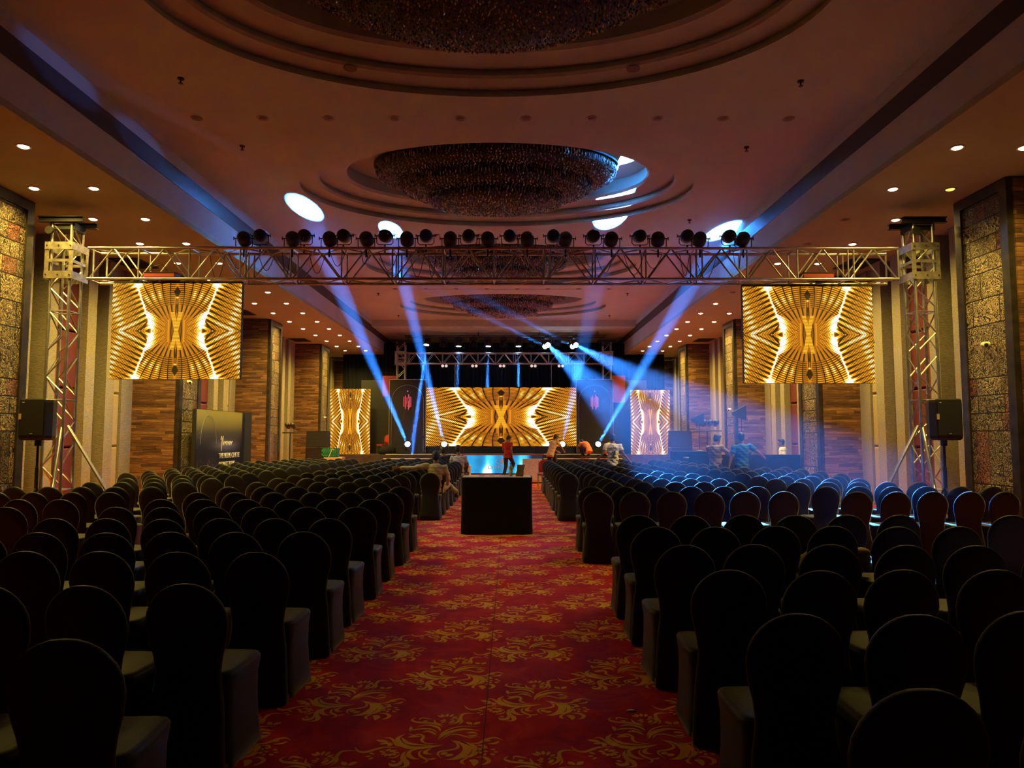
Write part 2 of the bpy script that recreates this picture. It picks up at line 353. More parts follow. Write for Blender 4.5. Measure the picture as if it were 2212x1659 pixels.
# ------------------------------------------------------------------ mesh helper
class MB:
    def __init__(s): s.v = []; s.f = []; s.m = []; s.uv = None
    def add(s, vs, fs, m=0):
        o = len(s.v); s.v += [tuple(p) for p in vs]
        for f in fs: s.f.append([i + o for i in f]); s.m.append(m)
        return s
    def box(s, c, d, m=0, R=None):
        x, y, z = (k / 2 for k in d)
        vs = [Vector((a*x, b*y, e*z)) for a in (-1, 1) for b in (-1, 1) for e in (-1, 1)]
        if R is not None: vs = [R @ p for p in vs]
        c = Vector(c)
        return s.add([p + c for p in vs], [(0, 1, 3, 2), (4, 6, 7, 5), (0, 4, 5, 1), (2, 3, 7, 6), (0, 2, 6, 4), (1, 5, 7, 3)], m)
    def bb(s, x0, x1, y0, y1, z0, z1, m=0): return s.box(((x0+x1)/2, (y0+y1)/2, (z0+z1)/2), (x1-x0, y1-y0, z1-z0), m)
    def rings(s, rs, m=0, cap=True, close=True):
        n = len(rs[0]); o = []
        vs = [p for r in rs for p in r]; fs = []
        for i in range(len(rs)-1):
            for j in range(n if close else n-1):
                k = (j+1) % n
                fs.append((i*n+j, i*n+k, (i+1)*n+k, (i+1)*n+j))
        if cap: fs.append(tuple(range(n-1, -1, -1))); fs.append(tuple((len(rs)-1)*n + j for j in range(n)))
        return s.add(vs, fs, m)
    def tube(s, p, q, r, n=8, m=0, r2=None):
        p, q = Vector(p), Vector(q); a = (q-p).normalized()
        b = a.orthogonal().normalized(); c = a.cross(b); r2 = r if r2 is None else r2
        ring = lambda o, rr: [o + (b*math.cos(t*2*PI/n) + c*math.sin(t*2*PI/n))*rr for t in range(n)]
        return s.rings([ring(p, r), ring(q, r2)], m)
    def path(s, pts, r, n=6, m=0):
        pts = [Vector(p) for p in pts]; rs = []; b = None
        for i, p in enumerate(pts):
            a = (pts[min(i+1, len(pts)-1)] - pts[max(i-1, 0)]).normalized()
            b = a.orthogonal().normalized() if b is None else (b - a*b.dot(a)).normalized()
            c = a.cross(b); rr = r[i] if isinstance(r, (list, tuple)) else r
            rs.append([p + (b*math.cos(t*2*PI/n) + c*math.sin(t*2*PI/n))*rr for t in range(n)])
        return s.rings(rs, m)
    def lathe(s, prof, n=24, M=None, m=0, sx=1.0, sy=1.0, cap=True):
        M = M or Matrix.Identity(4)
        rs = [[M @ Vector((r*sx*math.cos(2*PI*t/n), r*sy*math.sin(2*PI*t/n), z)) for t in range(n)] for r, z in prof]
        return s.rings(rs, m, cap)
    def prism(s, poly, axis, a, b, m=0):   # poly in the two other axes
        def P(u, v, w): return {0: (w, u, v), 1: (u, w, v), 2: (u, v, w)}[axis]
        return s.rings([[P(u, v, a) for u, v in poly], [P(u, v, b) for u, v in poly]], m)
    def build(s, name, mats, parent=None, smooth=False, loc=None, rz=0.0):
        me = bpy.data.meshes.new(name); me.from_pydata(s.v, [], s.f)
        if isinstance(mats, str): mats = [mats]
        for k in mats: me.materials.append(MATS[k])
        if len(mats) > 1: me.polygons.foreach_set('material_index', s.m)
        bm = bmesh.new(); bm.from_mesh(me); bmesh.ops.recalc_face_normals(bm, faces=bm.faces); bm.to_mesh(me); bm.free()
        if smooth:
            me.polygons.foreach_set('use_smooth', [True]*len(me.polygons))
            if smooth != 'all': me.set_sharp_from_angle(angle=math.radians(40))
        o = bpy.data.objects.new(name, me); COL.objects.link(o)
        if parent: o.parent = parent
        if loc is not None: o.location = loc
        o.rotation_euler.z = rz
        return o
def thing(name, label, cat, loc=(0, 0, 0), rz=0.0, group=None):
    o = bpy.data.objects.new(name, None); COL.objects.link(o); o.empty_display_size = 0.1
    o.location = loc; o.rotation_euler = (0, 0, rz); return tag(o, label, cat, group)
def tag(o, label, cat, group=None, kind=None):
    o['label'] = label; o['category'] = cat
    if group: o['group'] = group
    if kind: o['kind'] = kind
    return o
def struct(o, label=None):
    o['kind'] = 'structure'
    if label: o['label'] = label
    return o
def local(o):   # bring a top-level mesh's origin to the middle of its base
    me = o.data; xs = [v.co.x for v in me.vertices]; ys = [v.co.y for v in me.vertices]; zs = [v.co.z for v in me.vertices]
    c = Vector(((min(xs)+max(xs))/2, (min(ys)+max(ys))/2, min(zs))); me.transform(Matrix.Translation(-c)); o.location = o.location + c
    return o
def quad(name, pts, mat, parent=None):      # four points, bottom-left first, with UVs
    me = bpy.data.meshes.new(name); me.from_pydata([tuple(p) for p in pts], [], [(0, 1, 2, 3)])
    uv = me.uv_layers.new(name='uv')
    for i, c in enumerate([(0, 0), (1, 0), (1, 1), (0, 1)]): uv.data[i].uv = c
    me.materials.append(MATS[mat]); o = bpy.data.objects.new(name, me); COL.objects.link(o)
    if parent: o.parent = parent
    return o
def copy_tree(o, parent=None):
    c = o.copy(); COL.objects.link(c)
    if parent: c.parent = parent
    for ch in [k for k in bpy.data.objects if k.parent == o]: copy_tree(ch, c)
    return c
def text_obj(name, body, size, mat, parent, M, extrude=0.004, align='LEFT', bold=0.0, sx=1.0):
    cu = bpy.data.curves.new(name, 'FONT'); cu.body = body; cu.size = size; cu.extrude = extrude; cu.align_x = align; cu.offset = bold
    t = bpy.data.objects.new(name + '_tmp', cu); COL.objects.link(t)
    dg = bpy.context.evaluated_depsgraph_get(); me = bpy.data.meshes.new_from_object(t.evaluated_get(dg))
    bpy.data.objects.remove(t); me.materials.clear(); me.materials.append(MATS[mat])
    me.transform(Matrix.Diagonal((sx, 1, 1, 1))); me.transform(M)
    o = bpy.data.objects.new(name, me); COL.objects.link(o); o.parent = parent
    return o
UPR = Matrix.Rotation(PI/2, 4, 'X')     # text standing up, read from -Y
# ================================================================== THE HALL
XL, XR = -6.27, 5.73            # edges of the raised ceiling
WL, WR = -9.62, 8.97            # recessed side walls
PL, PR = -8.36, 7.85            # room-side faces of the pillars
ZC, ZS = 6.93, 5.73             # raised ceiling, side ceilings
CXM = -0.27
Y0, Y1 = -3.0, 39.2
SHELL = 0.25
# floor, with the gold scroll motif inlaid in the red carpet
MOTIF = [(14,[-22,43,-11,120,29,188,97,229,198,226]),(34,[-23,48,-1,109,42,154,110,188,205,170]),(16,[-1,54,31,108,77,119,125,91,163,75,199,97]),(24,[132,136,159,144,193,130]),(22,[138,108,166,99,193,117]),(34,[122,295,154,253]),(34,[163,253,200,295]),(22,[72,249,93,295,82,357,91,408,125,424,175,418]),(22,[-57,389,-22,360]),(22,[-37,411,-13,368]),(22,[2,419,-1,368]),(22,[35,411,19,365]),(22,[63,376,33,349]),(18,[-37,308,-1,311]),(16,[-29,281,1,298]),(14,[-22,335,1,318]),(26,[22,271,50,320]),(14,[19,314,50,345]),(16,[-71,333,-55,277,-5,253]),(20,[27,335,65,342,75,307,51,271,14,251]),(24,[-180,361,-200,321,-163,290,-89,277,-39,253,-12,221]),(18,[-158,321,-147,352,-116,345,-80,330]),(20,[-134,308,-102,304]),(24,[-156,224,-110,247,-61,235,-29,200,-18,159]),(24,[-194,230,-186,189,-186,154]),(20,[-188,157,-173,180,-127,194,-70,188,-32,140]),(24,[-121,145,-90,160,-60,143,-35,106]),(20,[-194,132,-164,111,-127,118,-104,87,-108,38,-77,2,-8,-6]),(28,[-189,78,-161,92,-119,89]),(40,[-212,123,-242,65,-210,-15,-142,-54,-45,-40,19,-13]),(28,[-224,82,-192,22,-148,-8,-33,-26]),(18,[-320,65,-287,73,-258,33,-236,-20,-196,-48]),(34,[-358,46,-287,20]),(26,[-332,-7,-263,11]),(30,[-283,-31,-259,1]),(24,[-454,-38,-427,-91,-385,-104,-338,-71,-294,-46,-222,-49]),(22,[-313,-90,-280,-114]),(20,[-298,-134,-277,-120]),(22,[-275,-156,-266,-124]),(22,[-245,-156,-258,-122]),(22,[-221,-144,-247,-117]),(22,[-206,-114,-242,-105]),(24,[-222,-80,-263,-100]),(20,[-255,-67,-282,-92]),(16,[-261,-173,-221,-166,-200,-130]),(18,[-364,-110,-333,-133]),(18,[-375,-157,-345,-151]),(18,[-354,-190,-331,-169]),(34,[-160,-82,-180,-122,-176,-181,-151,-228,-155,-270,-199,-281]),(34,[-243,-228,-220,-256,-188,-242,-183,-195]),(20,[-234,-204,-208,-223]),(32,[-111,-70,-154,-92,-158,-132,-129,-176,-87,-192]),(18,[-84,-70,-103,-112,-89,-157,-55,-191,-56,-219,-82,-232]),(18,[-59,-189,-25,-186,-6,-174]),(26,[-45,-60,-70,-93,-66,-122,-30,-131]),(20,[46,45,86,0,94,-52,52,-83,5,-98,-3,-133,22,-183]),(36,[10,-133,46,-111]),(34,[36,-152,78,-131]),(52,[53,40,117,0,146,-68,130,-133,90,-181,38,-195]),(38,[97,26,163,-16,191,-88,170,-148,112,-182]),(22,[194,-95,218,-85]),(22,[196,-55,224,-78]),(22,[220,-40,243,-68]),(22,[256,-104,231,-91]),(22,[213,-125,226,-99]),(18,[190,-24,231,-26,254,-65]),(20,[268,-71,297,-79]),(20,[282,-104,312,-104]),(24,[267,-124,294,-141]),(18,[237,-148,245,-119]),(24,[147,0,203,5,246,55,292,74,334,39]),(22,[231,29,272,40]),(22,[250,-6,293,4,313,33]),(26,[193,-167,236,-165,264,-201,251,-239,222,-254]),(20,[158,-170,130,-201,128,-229,146,-249]),(44,[162,-201,191,-215,191,-266])]
def smooth_pts(p, n):
    P = [Vector((p[i], p[i+1])) for i in range(0, len(p), 2)]
    if len(P) == 2: return [P[0].lerp(P[1], t/4) for t in range(5)]
    out = []
    Q = [P[0]*2 - P[1]] + P + [P[-1]*2 - P[-2]]
    for i in range(1, len(Q)-2):
        a, b, c, d = Q[i-1:i+3]
        for k in range(n):
            t = k/n
            out.append(0.5*((2*b) + (c-a)*t + (2*a-5*b+4*c-d)*t*t + (3*b-a-3*c+d)*t**3))
    out.append(P[-1]); return out
def motif_strips(n, wf=.47):
    res = []
    for wd, p in MOTIF:
        pts = smooth_pts(p, n); L = len(pts); blob = len(p) == 4
        row = []
        for i, q in enumerate(pts):
            t = (pts[min(i+1, L-1)] - pts[max(i-1, 0)])
            t = t.normalized() if t.length > 1e-6 else Vector((1, 0))
            nr = Vector((-t.y, t.x)); x = i/(L-1)
            h = math.sin(PI*x)**0.6 if blob else (math.sin(PI*min(1, x*1.02))**0.75*0.8 + 0.25*x*(1-x)*4*0.8)
            hw = wd*wf*max(0.05, h)
            row.append((q + nr*hw, q - nr*hw))
        res.append(row)
    return res
mb = MB()
mb.add([(WL-SHELL, Y0-SHELL, 0), (WR+SHELL, Y0-SHELL, 0), (WR+SHELL, Y1+SHELL, 0), (WL-SHELL, Y1+SHELL, 0),
        (WL-SHELL, Y0-SHELL, -.2), (WR+SHELL, Y0-SHELL, -.2), (WR+SHELL, Y1+SHELL, -.2), (WL-SHELL, Y1+SHELL, -.2)],
       [(0, 1, 2, 3), (7, 6, 5, 4), (0, 4, 5, 1), (1, 5, 6, 2), (2, 6, 7, 3), (3, 7, 4, 0)], 0)
fine, coarse = motif_strips(5), motif_strips(2, .58)
def put_motif(cx, cy, strips):
    vs, fs = [], []
    for row in strips:
        o = len(vs)
        for a, b in row: vs += [(cx+a.x/1000, cy+a.y/1000, .0012), (cx+b.x/1000, cy+b.y/1000, .0012)]
        for i in range(len(row)-1): fs.append((o+2*i, o+2*i+1, o+2*i+3, o+2*i+2))
    mb.add(vs, fs, 1)
for i in range(-8, 8):
    for j in range(-4, 26):
        for hx, hy in ((0, 0), (.545, .585)):
            x, y = -0.37 + 1.15*i + hx, 3.997 + 1.095*j + hy
            if WL+.5 < x < WR-.5 and Y0+.5 < y < 31:
                near = abs(x) < 3.2 and y < 9
                if abs(x) < 4.2 or y > 30 or abs(y-8) < 2 or True: put_motif(x, y, fine if near else coarse)
mb.add([(-0.145, Y0, .0016), (-0.139, Y0, .0016), (-0.139, 31, .0016), (-0.145, 31, .0016)], [(0, 1, 2, 3)], 2)
fl = mb.build('floor', ['carpet_red', 'carpet_gold', 'carpet_seam']); struct(fl)
# walls
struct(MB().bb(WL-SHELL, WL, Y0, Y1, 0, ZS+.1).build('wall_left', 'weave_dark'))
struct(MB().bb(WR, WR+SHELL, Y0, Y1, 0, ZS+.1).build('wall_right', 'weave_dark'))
struct(MB().bb(WL-SHELL, WR+SHELL, Y0-SHELL, Y0, 0, 7.9).build('wall_rear', 'weave_dark'))
struct(MB().bb(WL-SHELL, WR+SHELL, Y1, Y1+SHELL, 0, 7.9).build('wall_front', 'curtain'))
# ceilings: raised middle with four oval coffers, riser, lower part over the stage, side soffits
A0, B0 = 4.18, 2.63
CENT = [8.2, 15.1, 22.0, 28.95]
mb = MB(); N = 96
for yc in CENT:
    y0, y1 = yc-3.45, yc+3.45
    if yc == CENT[0]: y0 = Y0
    if yc == CENT[-1]: y1 = 32.3
    outer, inner = [], []
    for k in range(N):
        a = 2*PI*k/N; dx, dy = A0*math.cos(a), B0*math.sin(a)
        inner.append((CXM+dx, yc+dy, ZC))
        tx = ((XR-CXM) if dx > 0 else (CXM-XL))/max(1e-6, abs(dx)); ty = ((y1-yc) if dy > 0 else (yc-y0))/max(1e-6, abs(dy))
        t = min(tx, ty); outer.append((CXM+dx*t, yc+dy*t, ZC))
    o = len(mb.v); mb.v += outer + inner
    for k in range(N):
        kk = (k+1) % N; mb.f.append([o+k, o+kk, o+N+kk, o+N+k]); mb.m.append(0)
        if outer[k][0] != outer[kk][0] and outer[k][1] != outer[kk][1]:      # fill the corner
            cxn = XR if (outer[k][0]+outer[kk][0])/2 > CXM else XL; cyn = y1 if (outer[k][1]+outer[kk][1])/2 > yc else y0
            mb.v.append((cxn, cyn, ZC)); mb.f.append([o+k, len(mb.v)-1, o+kk]); mb.m.append(0)
    prof = [(0, ZC), (0, ZC+.05), (-.06, ZC+.13), (0.16, ZC+.13), (.36, ZC+.13), (.40, ZC+.17), (.40, ZC+.20), (.34, ZC+.28),
            (.60, ZC+.28), (.90, ZC+.28), (.96, ZC+.33), (.96, ZC+.38), (.90, ZC+.62), (1.1, ZC+.62)]
    rs = [[(CXM+(A0-d)*math.cos(2*PI*k/N), yc+(B0-d*.86)*math.sin(2*PI*k/N), z) for k in range(N)] for d, z in prof]
    o = len(mb.v); mb.v += [p for r_ in rs for p in r_]
    for i in range(len(rs)-1):
        for k in range(N):
            kk = (k+1) % N; mb.f.append([o+i*N+k, o+i*N+kk, o+(i+1)*N+kk, o+(i+1)*N+k]); mb.m.append(0)
    mb.f.append([o+(len(rs)-1)*N+k for k in range(N)]); mb.m.append(0)
mb.add([(XL, 32.3, ZC), (XR, 32.3, ZC), (XR, 32.3, 6.64), (XL, 32.3, 6.64), (XL, 38.0, 6.64), (XR, 38.0, 6.64)], [(0, 1, 2, 3), (3, 2, 5, 4)])
mb.bb(WL-SHELL, WR+SHELL, Y0-SHELL, Y1+SHELL, 7.75, 7.9)
ce = mb.build('ceiling', 'ceiling_paint', smooth=True); struct(ce)
for side, xi, xo, nm in ((-1, XL, WL-SHELL, 'left'), (1, XR, WR+SHELL, 'right')):
    mb = MB(); mb.bb(min(xi, xo), max(xi, xo), Y0, Y1, ZS, ZS+.1)
    struct(mb.build('ceiling_'+nm, 'side_ceiling_paint'))
    mb = MB(); mb.bb(min(xi, xi+side*.1), max(xi, xi+side*.1), Y0, Y1, ZS+.1, ZC+.02)
    fa = mb.build('trim_1' if side < 0 else 'trim_2', 'fascia_paint'); struct(fa)
    mb = MB(); x = xi - side*.012
    mb.bb(min(x, xi), max(x, xi), Y0, 37.9, 6.36, 6.69)
    g = mb.build('air_grille', 'grille'); local(g)
    tag(g, 'long dark linear air grille along the %s edge of the raised ceiling' % nm, 'air grille')
struct(MB().bb(WL, XL, 38.0, 38.2, ZS+.1, ZC).build('trim_3', 'black_paint')); struct(MB().bb(XL, XR, 38.0, 38.2, 5.6, 6.7).build('trim_4', 'black_paint'))

# ------------------------------------------------------------------ pillars and wall bays
PIL = [(10.98, 12.30), (18.02, 19.28), (24.75, 26.0), (31.5, 32.85), (38.65, 39.2)]
ordn = ['nearest', 'second', 'third', 'fourth', 'farthest']
for side, xf, xw, nm in ((-1, PL, WL, 'left'), (1, PR, WR, 'right')):
    for i, (a, b) in enumerate(PIL):
        lo, hi = min(xf, xw), max(xf, xw)
        t = thing('pillar', '%s pillar on the %s wall, timber clad with a relief tile front' % (ordn[i], nm) if i < 4 else
                  'farthest timber clad pillar on the %s wall beside the stage' % nm, 'pillar', ((lo+hi)/2, (a+b)/2, 0), group=None)
        def L(mb_):   # to local
            mb_.v = [(p[0]-(lo+hi)/2, p[1]-(a+b)/2, p[2]) for p in mb_.v]; return mb_
        L(MB().bb(lo if side > 0 else lo, hi, a, b, 0, ZS)).build('core', 'bronze_frame', t)
        # bronze face slightly smaller, cladding on the side that faces the back of the hall
        L(MB().bb(lo + (.03 if side > 0 else 0), hi - (.03 if side < 0 else 0), a-.03, a, 0.0, ZS-.03)).build('wood_cladding', 'wood_cladding', t)
        x1 = xf - side*.035
        L(MB().bb(min(xf, x1), max(xf, x1), a+.17, b-.17, 0.1, ZS-.19)).build('tile_panel', 'relief_tile', t)
        x2 = xf - side*.07
        fr = MB()
        fr.bb(min(xf, x2), max(xf, x2), a-.0, a+.17, 0, ZS-.01).bb(min(xf, x2), max(xf, x2), b-.17, b, 0, ZS-.01)
        fr.bb(min(xf, x2), max(xf, x2), a+.17, b-.17, ZS-.19, ZS-.01).bb(min(xf, x2), max(xf, x2), a+.17, b-.17, 0, .1)
        L(fr).build('frame', 'bronze_frame', t)
    # bays: from the pillar outwards  weave | gold pads | weave | recess | red pads | mirrored
    bays = [(5.8, 10.95, 0), (12.3, 18.0, 1), (19.28, 24.72, 1), (26.0, 31.47, 1), (32.85, 38.6, 1)]
    k = 5 if side < 0 else 20
    for bi, (a, b, vis) in enumerate(bays):
        c = (a+b)/2; h = (b-a)/2
        s_ = h/2.86
        def strip(y0, y1, dep, mat, top=ZS, name=None):
            global_x = xw - side*dep
            o = MB().bb(min(xw, global_x), max(xw, global_x), y0, y1, 0, top).build(name or 'trim_%d' % k, mat); return struct(o)
        for sg in (-1, 1):
            def yy(d0, d1): q = sorted((c + sg*d0*s_, c + sg*d1*s_)); return q[0], q[1]
            k += 1; strip(*yy(2.34, 2.86), .16, 'wall_weave')
            k += 1; strip(*yy(1.33, 1.68), .34, 'wall_weave')
            k += 1; strip(*yy(0.52, 0.86), .34, 'wall_weave')
            # head piece over the gold pads
            y0, y1 = yy(1.68, 2.34)
            gx = xw - side*.10; k += 1
            struct(MB().bb(min(xw, gx), max(xw, gx), y0, y1, 5.16, ZS).build('trim_%d' % k, 'wall_weave'))
            y0, y1 = yy(1.74, 2.22)
            if bi == 0 : continue
            t = thing('padded_panel', 'gold padded wall strip, %s side of %s recess on the %s wall' % ('near' if sg < 0 else 'far', ['', 'first', 'second', 'third', 'fourth'][bi], nm), 'wall panel',
                      (xw - side*.06, (y0+y1)/2, 0), group='gold padded wall strips')
            for z0, z1 in ((.12, 1.40), (1.43, 2.66), (2.69, 3.90), (3.93, 5.14)):
                w2 = (y1-y0)/2; mbp = MB()
                mbp.rings([[(0, -w2, z0), (0, w2, z0), (0, w2, z1), (0, -w2, z1)], [(-side*.09, -w2, z0), (-side*.09, w2, z0), (-side*.09, w2, z1), (-side*.09, -w2, z1)],
                           [(-side*.115, -w2+.03, z0+.03), (-side*.115, w2-.03, z0+.03), (-side*.115, w2-.03, z1-.03), (-side*.115, -w2+.03, z1-.03)]])
                mbp.build('cushion', 'pad_gold', t)
        if bi == 0: continue
        t = thing('padded_panel', 'dark red padded wall strip in %s recess on the %s wall' % (['', 'the first', 'the second', 'the third', 'the fourth'][bi], nm), 'wall panel', (xw - side*.006, c, 0), group='red padded wall strips')
        for z0, z1 in ((.12, 1.40), (1.43, 2.66), (2.69, 3.90), (3.93, 5.5)):
            w2 = .50*s_; mbp = MB()
            mbp.rings([[(0, -w2, z0), (0, w2, z0), (0, w2, z1), (0, -w2, z1)], [(-side*.14, -w2, z0), (-side*.14, w2, z0), (-side*.14, w2, z1), (-side*.14, -w2, z1)],
                       [(-side*.165, -w2+.03, z0+.03), (-side*.165, w2-.03, z0+.03), (-side*.165, w2-.03, z1-.03), (-side*.165, -w2+.03, z1-.03)]])
            mbp.build('cushion', 'pad_red', t)
        # square vent in the side ceiling near the wall
        vx = xw - side*.75
        v = thing('ceiling_vent', 'dark square air vent in the %s side ceiling before the %s pillar' % (nm, ['', 'second', 'third', 'fourth', 'farthest'][bi]), 'vent', (vx, b-1.3, ZS), group='square ceiling vents')
        MB().bb(-.36, .36, -.5, .5, -.015, 0).build('frame', 'bronze_frame', v)
        mv = MB()
        for q in range(9): mv.bb(-.32, .32, -.46+q*.11, -.40+q*.11, -.022, -.012)
        mv.build('louvre', 'black_paint', v)
# bulkhead beside the stage at the end of each side aisle
struct(MB().bb(PL-.02, -7.25, 38.25, 38.62, 4.22, ZS).build('trim_60', 'beige_cloth')); struct(MB().bb(6.75, PR+.02, 38.25, 38.62, 4.22, ZS).build('trim_61', 'beige_cloth'))

# ------------------------------------------------------------------ downlights of the side ceilings
def downlight_proto(lens, name='downlight'):
    t = thing(name, '', 'downlight')
    MB().lathe([(.062, 0), (.095, 0), (.10, -.006), (.092, -.014), (.070, -.010), (.066, 0.0)], 20).build('rim', 'lamp_ring', t, smooth=True)
    MB().lathe([(.070, -.001), (.066, -.012), (.045, -.024), (.0, -.028)], 20, cap=False).build('lens', lens, t, smooth=True)
    return t
p_on = downlight_proto('lamp_lens'); p_off = downlight_proto('lamp_off'); p_dim = downlight_proto('lamp_lens_dim')
used = {}
def place_dl(proto, x, y, z, label, group):
    c = proto if proto.name not in used else copy_tree(proto)
    used[proto.name] = 1; used[c.name] = 1
    c.location = (x, y, z); c['label'] = label; c['group'] = group
    return c
spot_data = bpy.data.lights.new('downlight_lamp', 'SPOT'); spot_data.energy = P_DOWN; spot_data.color = WARM
spot_data.spot_size = math.radians(150); spot_data.spot_blend = 0.9; spot_data.shadow_soft_size = 0.06
YI = [9.86, 11.57, 13.25, 14.96, 16.68, 18.42, 20.1, 21.8, 23.54, 25.3, 26.99, 28.73, 30.5, 32.3, 33.95, 35.8]
names_n = ['first', 'second', 'third', 'fourth', 'fifth', 'sixth', 'seventh', 'eighth', 'ninth', 'tenth', 'eleventh', 'twelfth', 'thirteenth', 'fourteenth', 'fifteenth', 'sixteenth', 'seventeenth']
lamps = []
for nm, xs in (('left', (-6.85, -7.83)), ('right', (6.33, 7.28))):
    for ri, x in enumerate(xs):
        rn = 'inner' if ri == 0 else 'outer'
        for i, y in enumerate(YI + ([37.6] if ri == 1 or nm == 'right' else [])):
            pr = p_on
            if nm == 'right' and ri == 0 and i in (2, 3, 6): pr = p_off
            if nm == 'right' and ri == 1 and i == 1: pr = p_dim
            state = 'lit' if pr is p_on else ('unlit' if pr is p_off else 'dimly lit')
            place_dl(pr, x, y, ZS, '%s warm downlight, %s from the camera in the %s row, %s side ceiling' % (state, names_n[i], rn, nm), 'side ceiling downlights')
            if pr is p_on: lamps.append((x, y))
for x, y in lamps:
    o = bpy.data.objects.new('downlight_lamp', spot_data); COL.objects.link(o); o.location = (x, y, ZS-.05)
for i in range(10):
    place_dl(p_off, -5.2+1.094*i, 11.58, ZC, 'unlit downlight in the row behind the nearest coffer, %s from the left' % names_n[i], 'unlit ceiling downlights')
for i in range(10):
    place_dl(p_off, -5.2+1.094*i, 18.5, ZC, 'unlit downlight in the row behind the second coffer, %s from the left' % names_n[i], 'unlit ceiling downlights')
for i in range(8):
    place_dl(p_off, -4.1+1.094*i, 25.4, ZC, 'unlit downlight in the row before the farthest coffer, %s from the left' % names_n[i], 'unlit ceiling downlights')
sp = thing('sprinkler', 'small sprinkler head on the raised ceiling left of the nearest coffer', 'sprinkler', (-4.86, 10.26, ZC), group='ceiling sprinklers')
MB().lathe([(.05, 0), (.045, -.02), (.012, -.03), (.012, -.07), (.035, -.075), (.035, -.082), (0, -.084)], 10).build('head', 'dark_metal', sp)
for x, y, tx in ((-4.87, 12.73, 'left of the second coffer'), (4.33, 10.31, 'right of the nearest coffer'), (4.33, 12.76, 'right of the second coffer, nearer one'), (4.39, 17.18, 'right of the second coffer, farther one'),
                 (-4.85, 26.2, 'left of the farthest coffer, nearer one'), (-4.85, 31.0, 'left of the farthest coffer, farther one'), (4.35, 26.2, 'right of the farthest coffer, nearer one'), (4.35, 31.0, 'right of the farthest coffer, farther one')):
    c = copy_tree(sp); c.location = (x, y, ZC); c['label'] = 'small sprinkler head on the raised ceiling ' + tx
# speaker grilles on the nearest coffer's ledge
for x, y, s_ in ((-2.35, 10.2, 'left'), (1.82, 10.2, 'right')):
    o = MB().lathe([(.0, 0), (.10, 0), (.10, -.012), (0, -.016)], 20).build('ceiling_speaker', 'lamp_off'); o.location = (x, y, ZC+.13)
    tag(o, 'round ceiling speaker on the ledge of the nearest coffer, %s one' % s_, 'speaker', 'ceiling speakers')

# ------------------------------------------------------------------ chandeliers
def tier_surface(a, b, z, c, depth, inner, shell=False):
    """points of one crystal tier: short skirt, then a bowl that closes to the next tier"""
    pts = []
    for k in range(9):
        t = k/8
        if k < 2: pts.append((0.0, -0.11*k))
        else:
            q = (k-1)/7*PI/2
            pts.append((1-math.cos(q), -.11 - (depth-.11)*math.sin(q)))
    return [(a - (a-inner)*p, b - (b-inner*b/a)*p, z + dz) for p, dz in pts]
def make_chandelier():
    t = thing('chandelier', '', 'chandelier')
    rnd = random.Random(3)
    tiers = [(2.58, 1.45, .47, .33, 1.90), (2.02, 1.13, .12, .27, 1.30), (1.42, .80, -.17, .26, 0.0)]
    for a, b, z, dep, inn in tiers:
        surf = tier_surface(a, b, z, None, dep, inn)
        core = MB(); rs = []
        for ra, rb, zz in surf: rs.append([((ra-.035)*math.cos(2*PI*k/64), (rb-.03)*math.sin(2*PI*k/64), zz+.03) for k in range(64)])
        core.rings(rs); o = core.build('tier', 'crystal_core', t, smooth=True)
        beads = MB()
        skirt = 1
        for i in range(len(surf)-1):
            (a1, b1, z1), (a2, b2, z2) = surf[i], surf[i+1]
            seglen = math.hypot(a2-a1, z2-z1); rows = max(1, int(round(seglen/.055)))
            for r_ in range(rows):
                f = (r_+.5)/rows; ra, rb, zz = a1+(a2-a1)*f, b1+(b2-b1)*f, z1+(z2-z1)*f
                n = max(6, int(2*PI*math.sqrt((ra*ra+rb*rb)/2)/.062))
                for q in range(n):
                    an = 2*PI*(q+rnd.random()*.5)/n
                    c = Vector((ra*math.cos(an), rb*math.sin(an), zz + rnd.uniform(-.012, .012)))
                    hx, hz = .015, (.050 if i < 1 else .021)
                    ro = rnd.random()*PI; ux, uy = math.cos(ro)*hx, math.sin(ro)*hx
                    tl = Vector((rnd.uniform(-.008, .008), rnd.uniform(-.008, .008), 0))
                    beads.add([c+Vector((0, 0, hz))+tl, c+Vector((ux, uy, 0)), c+Vector((-uy, ux, 0)), c+Vector((-ux, -uy, 0)), c+Vector((uy, -ux, 0)), c-Vector((0, 0, hz))-tl],
                              [(0, 1, 2), (0, 2, 3), (0, 3, 4), (0, 4, 1), (5, 2, 1), (5, 3, 2), (5, 4, 3), (5, 1, 4)])
        me = bpy.data.meshes.new('crystals'); me.from_pydata(beads.v, [], beads.f); me.materials.append(MATS['crystal'])
        bo = bpy.data.objects.new('crystals', me); COL.objects.link(bo); bo.parent = o; bo['kind'] = 'stuff'
        MB().lathe([(a+.05, z+.06), (a+.05, z+.02), (a-.03, z+.02), (a-.03, z+.06)], 64, sy=b/a).build('rim_band', 'black_paint', t)
    MB().lathe([(2.0, .62), (2.0, .44)], 40, sy=.55).build('ceiling_mount', 'black_paint', t)
    return t
ch = make_chandelier()
for i, yc in enumerate(CENT):
    c = ch if i == 0 else copy_tree(ch)
    c.location = (CXM-.02, yc, 6.93)
    c['label'] = ['huge oval three-tier crystal chandelier, nearest, cut off by the top of the photo', 'oval three-tier crystal chandelier fully in view above the near lighting truss',
                  'oval crystal chandelier seen through the lighting truss, third from the camera', 'farthest oval crystal chandelier, just before the stage'][i]
    c['group'] = 'crystal chandeliers'
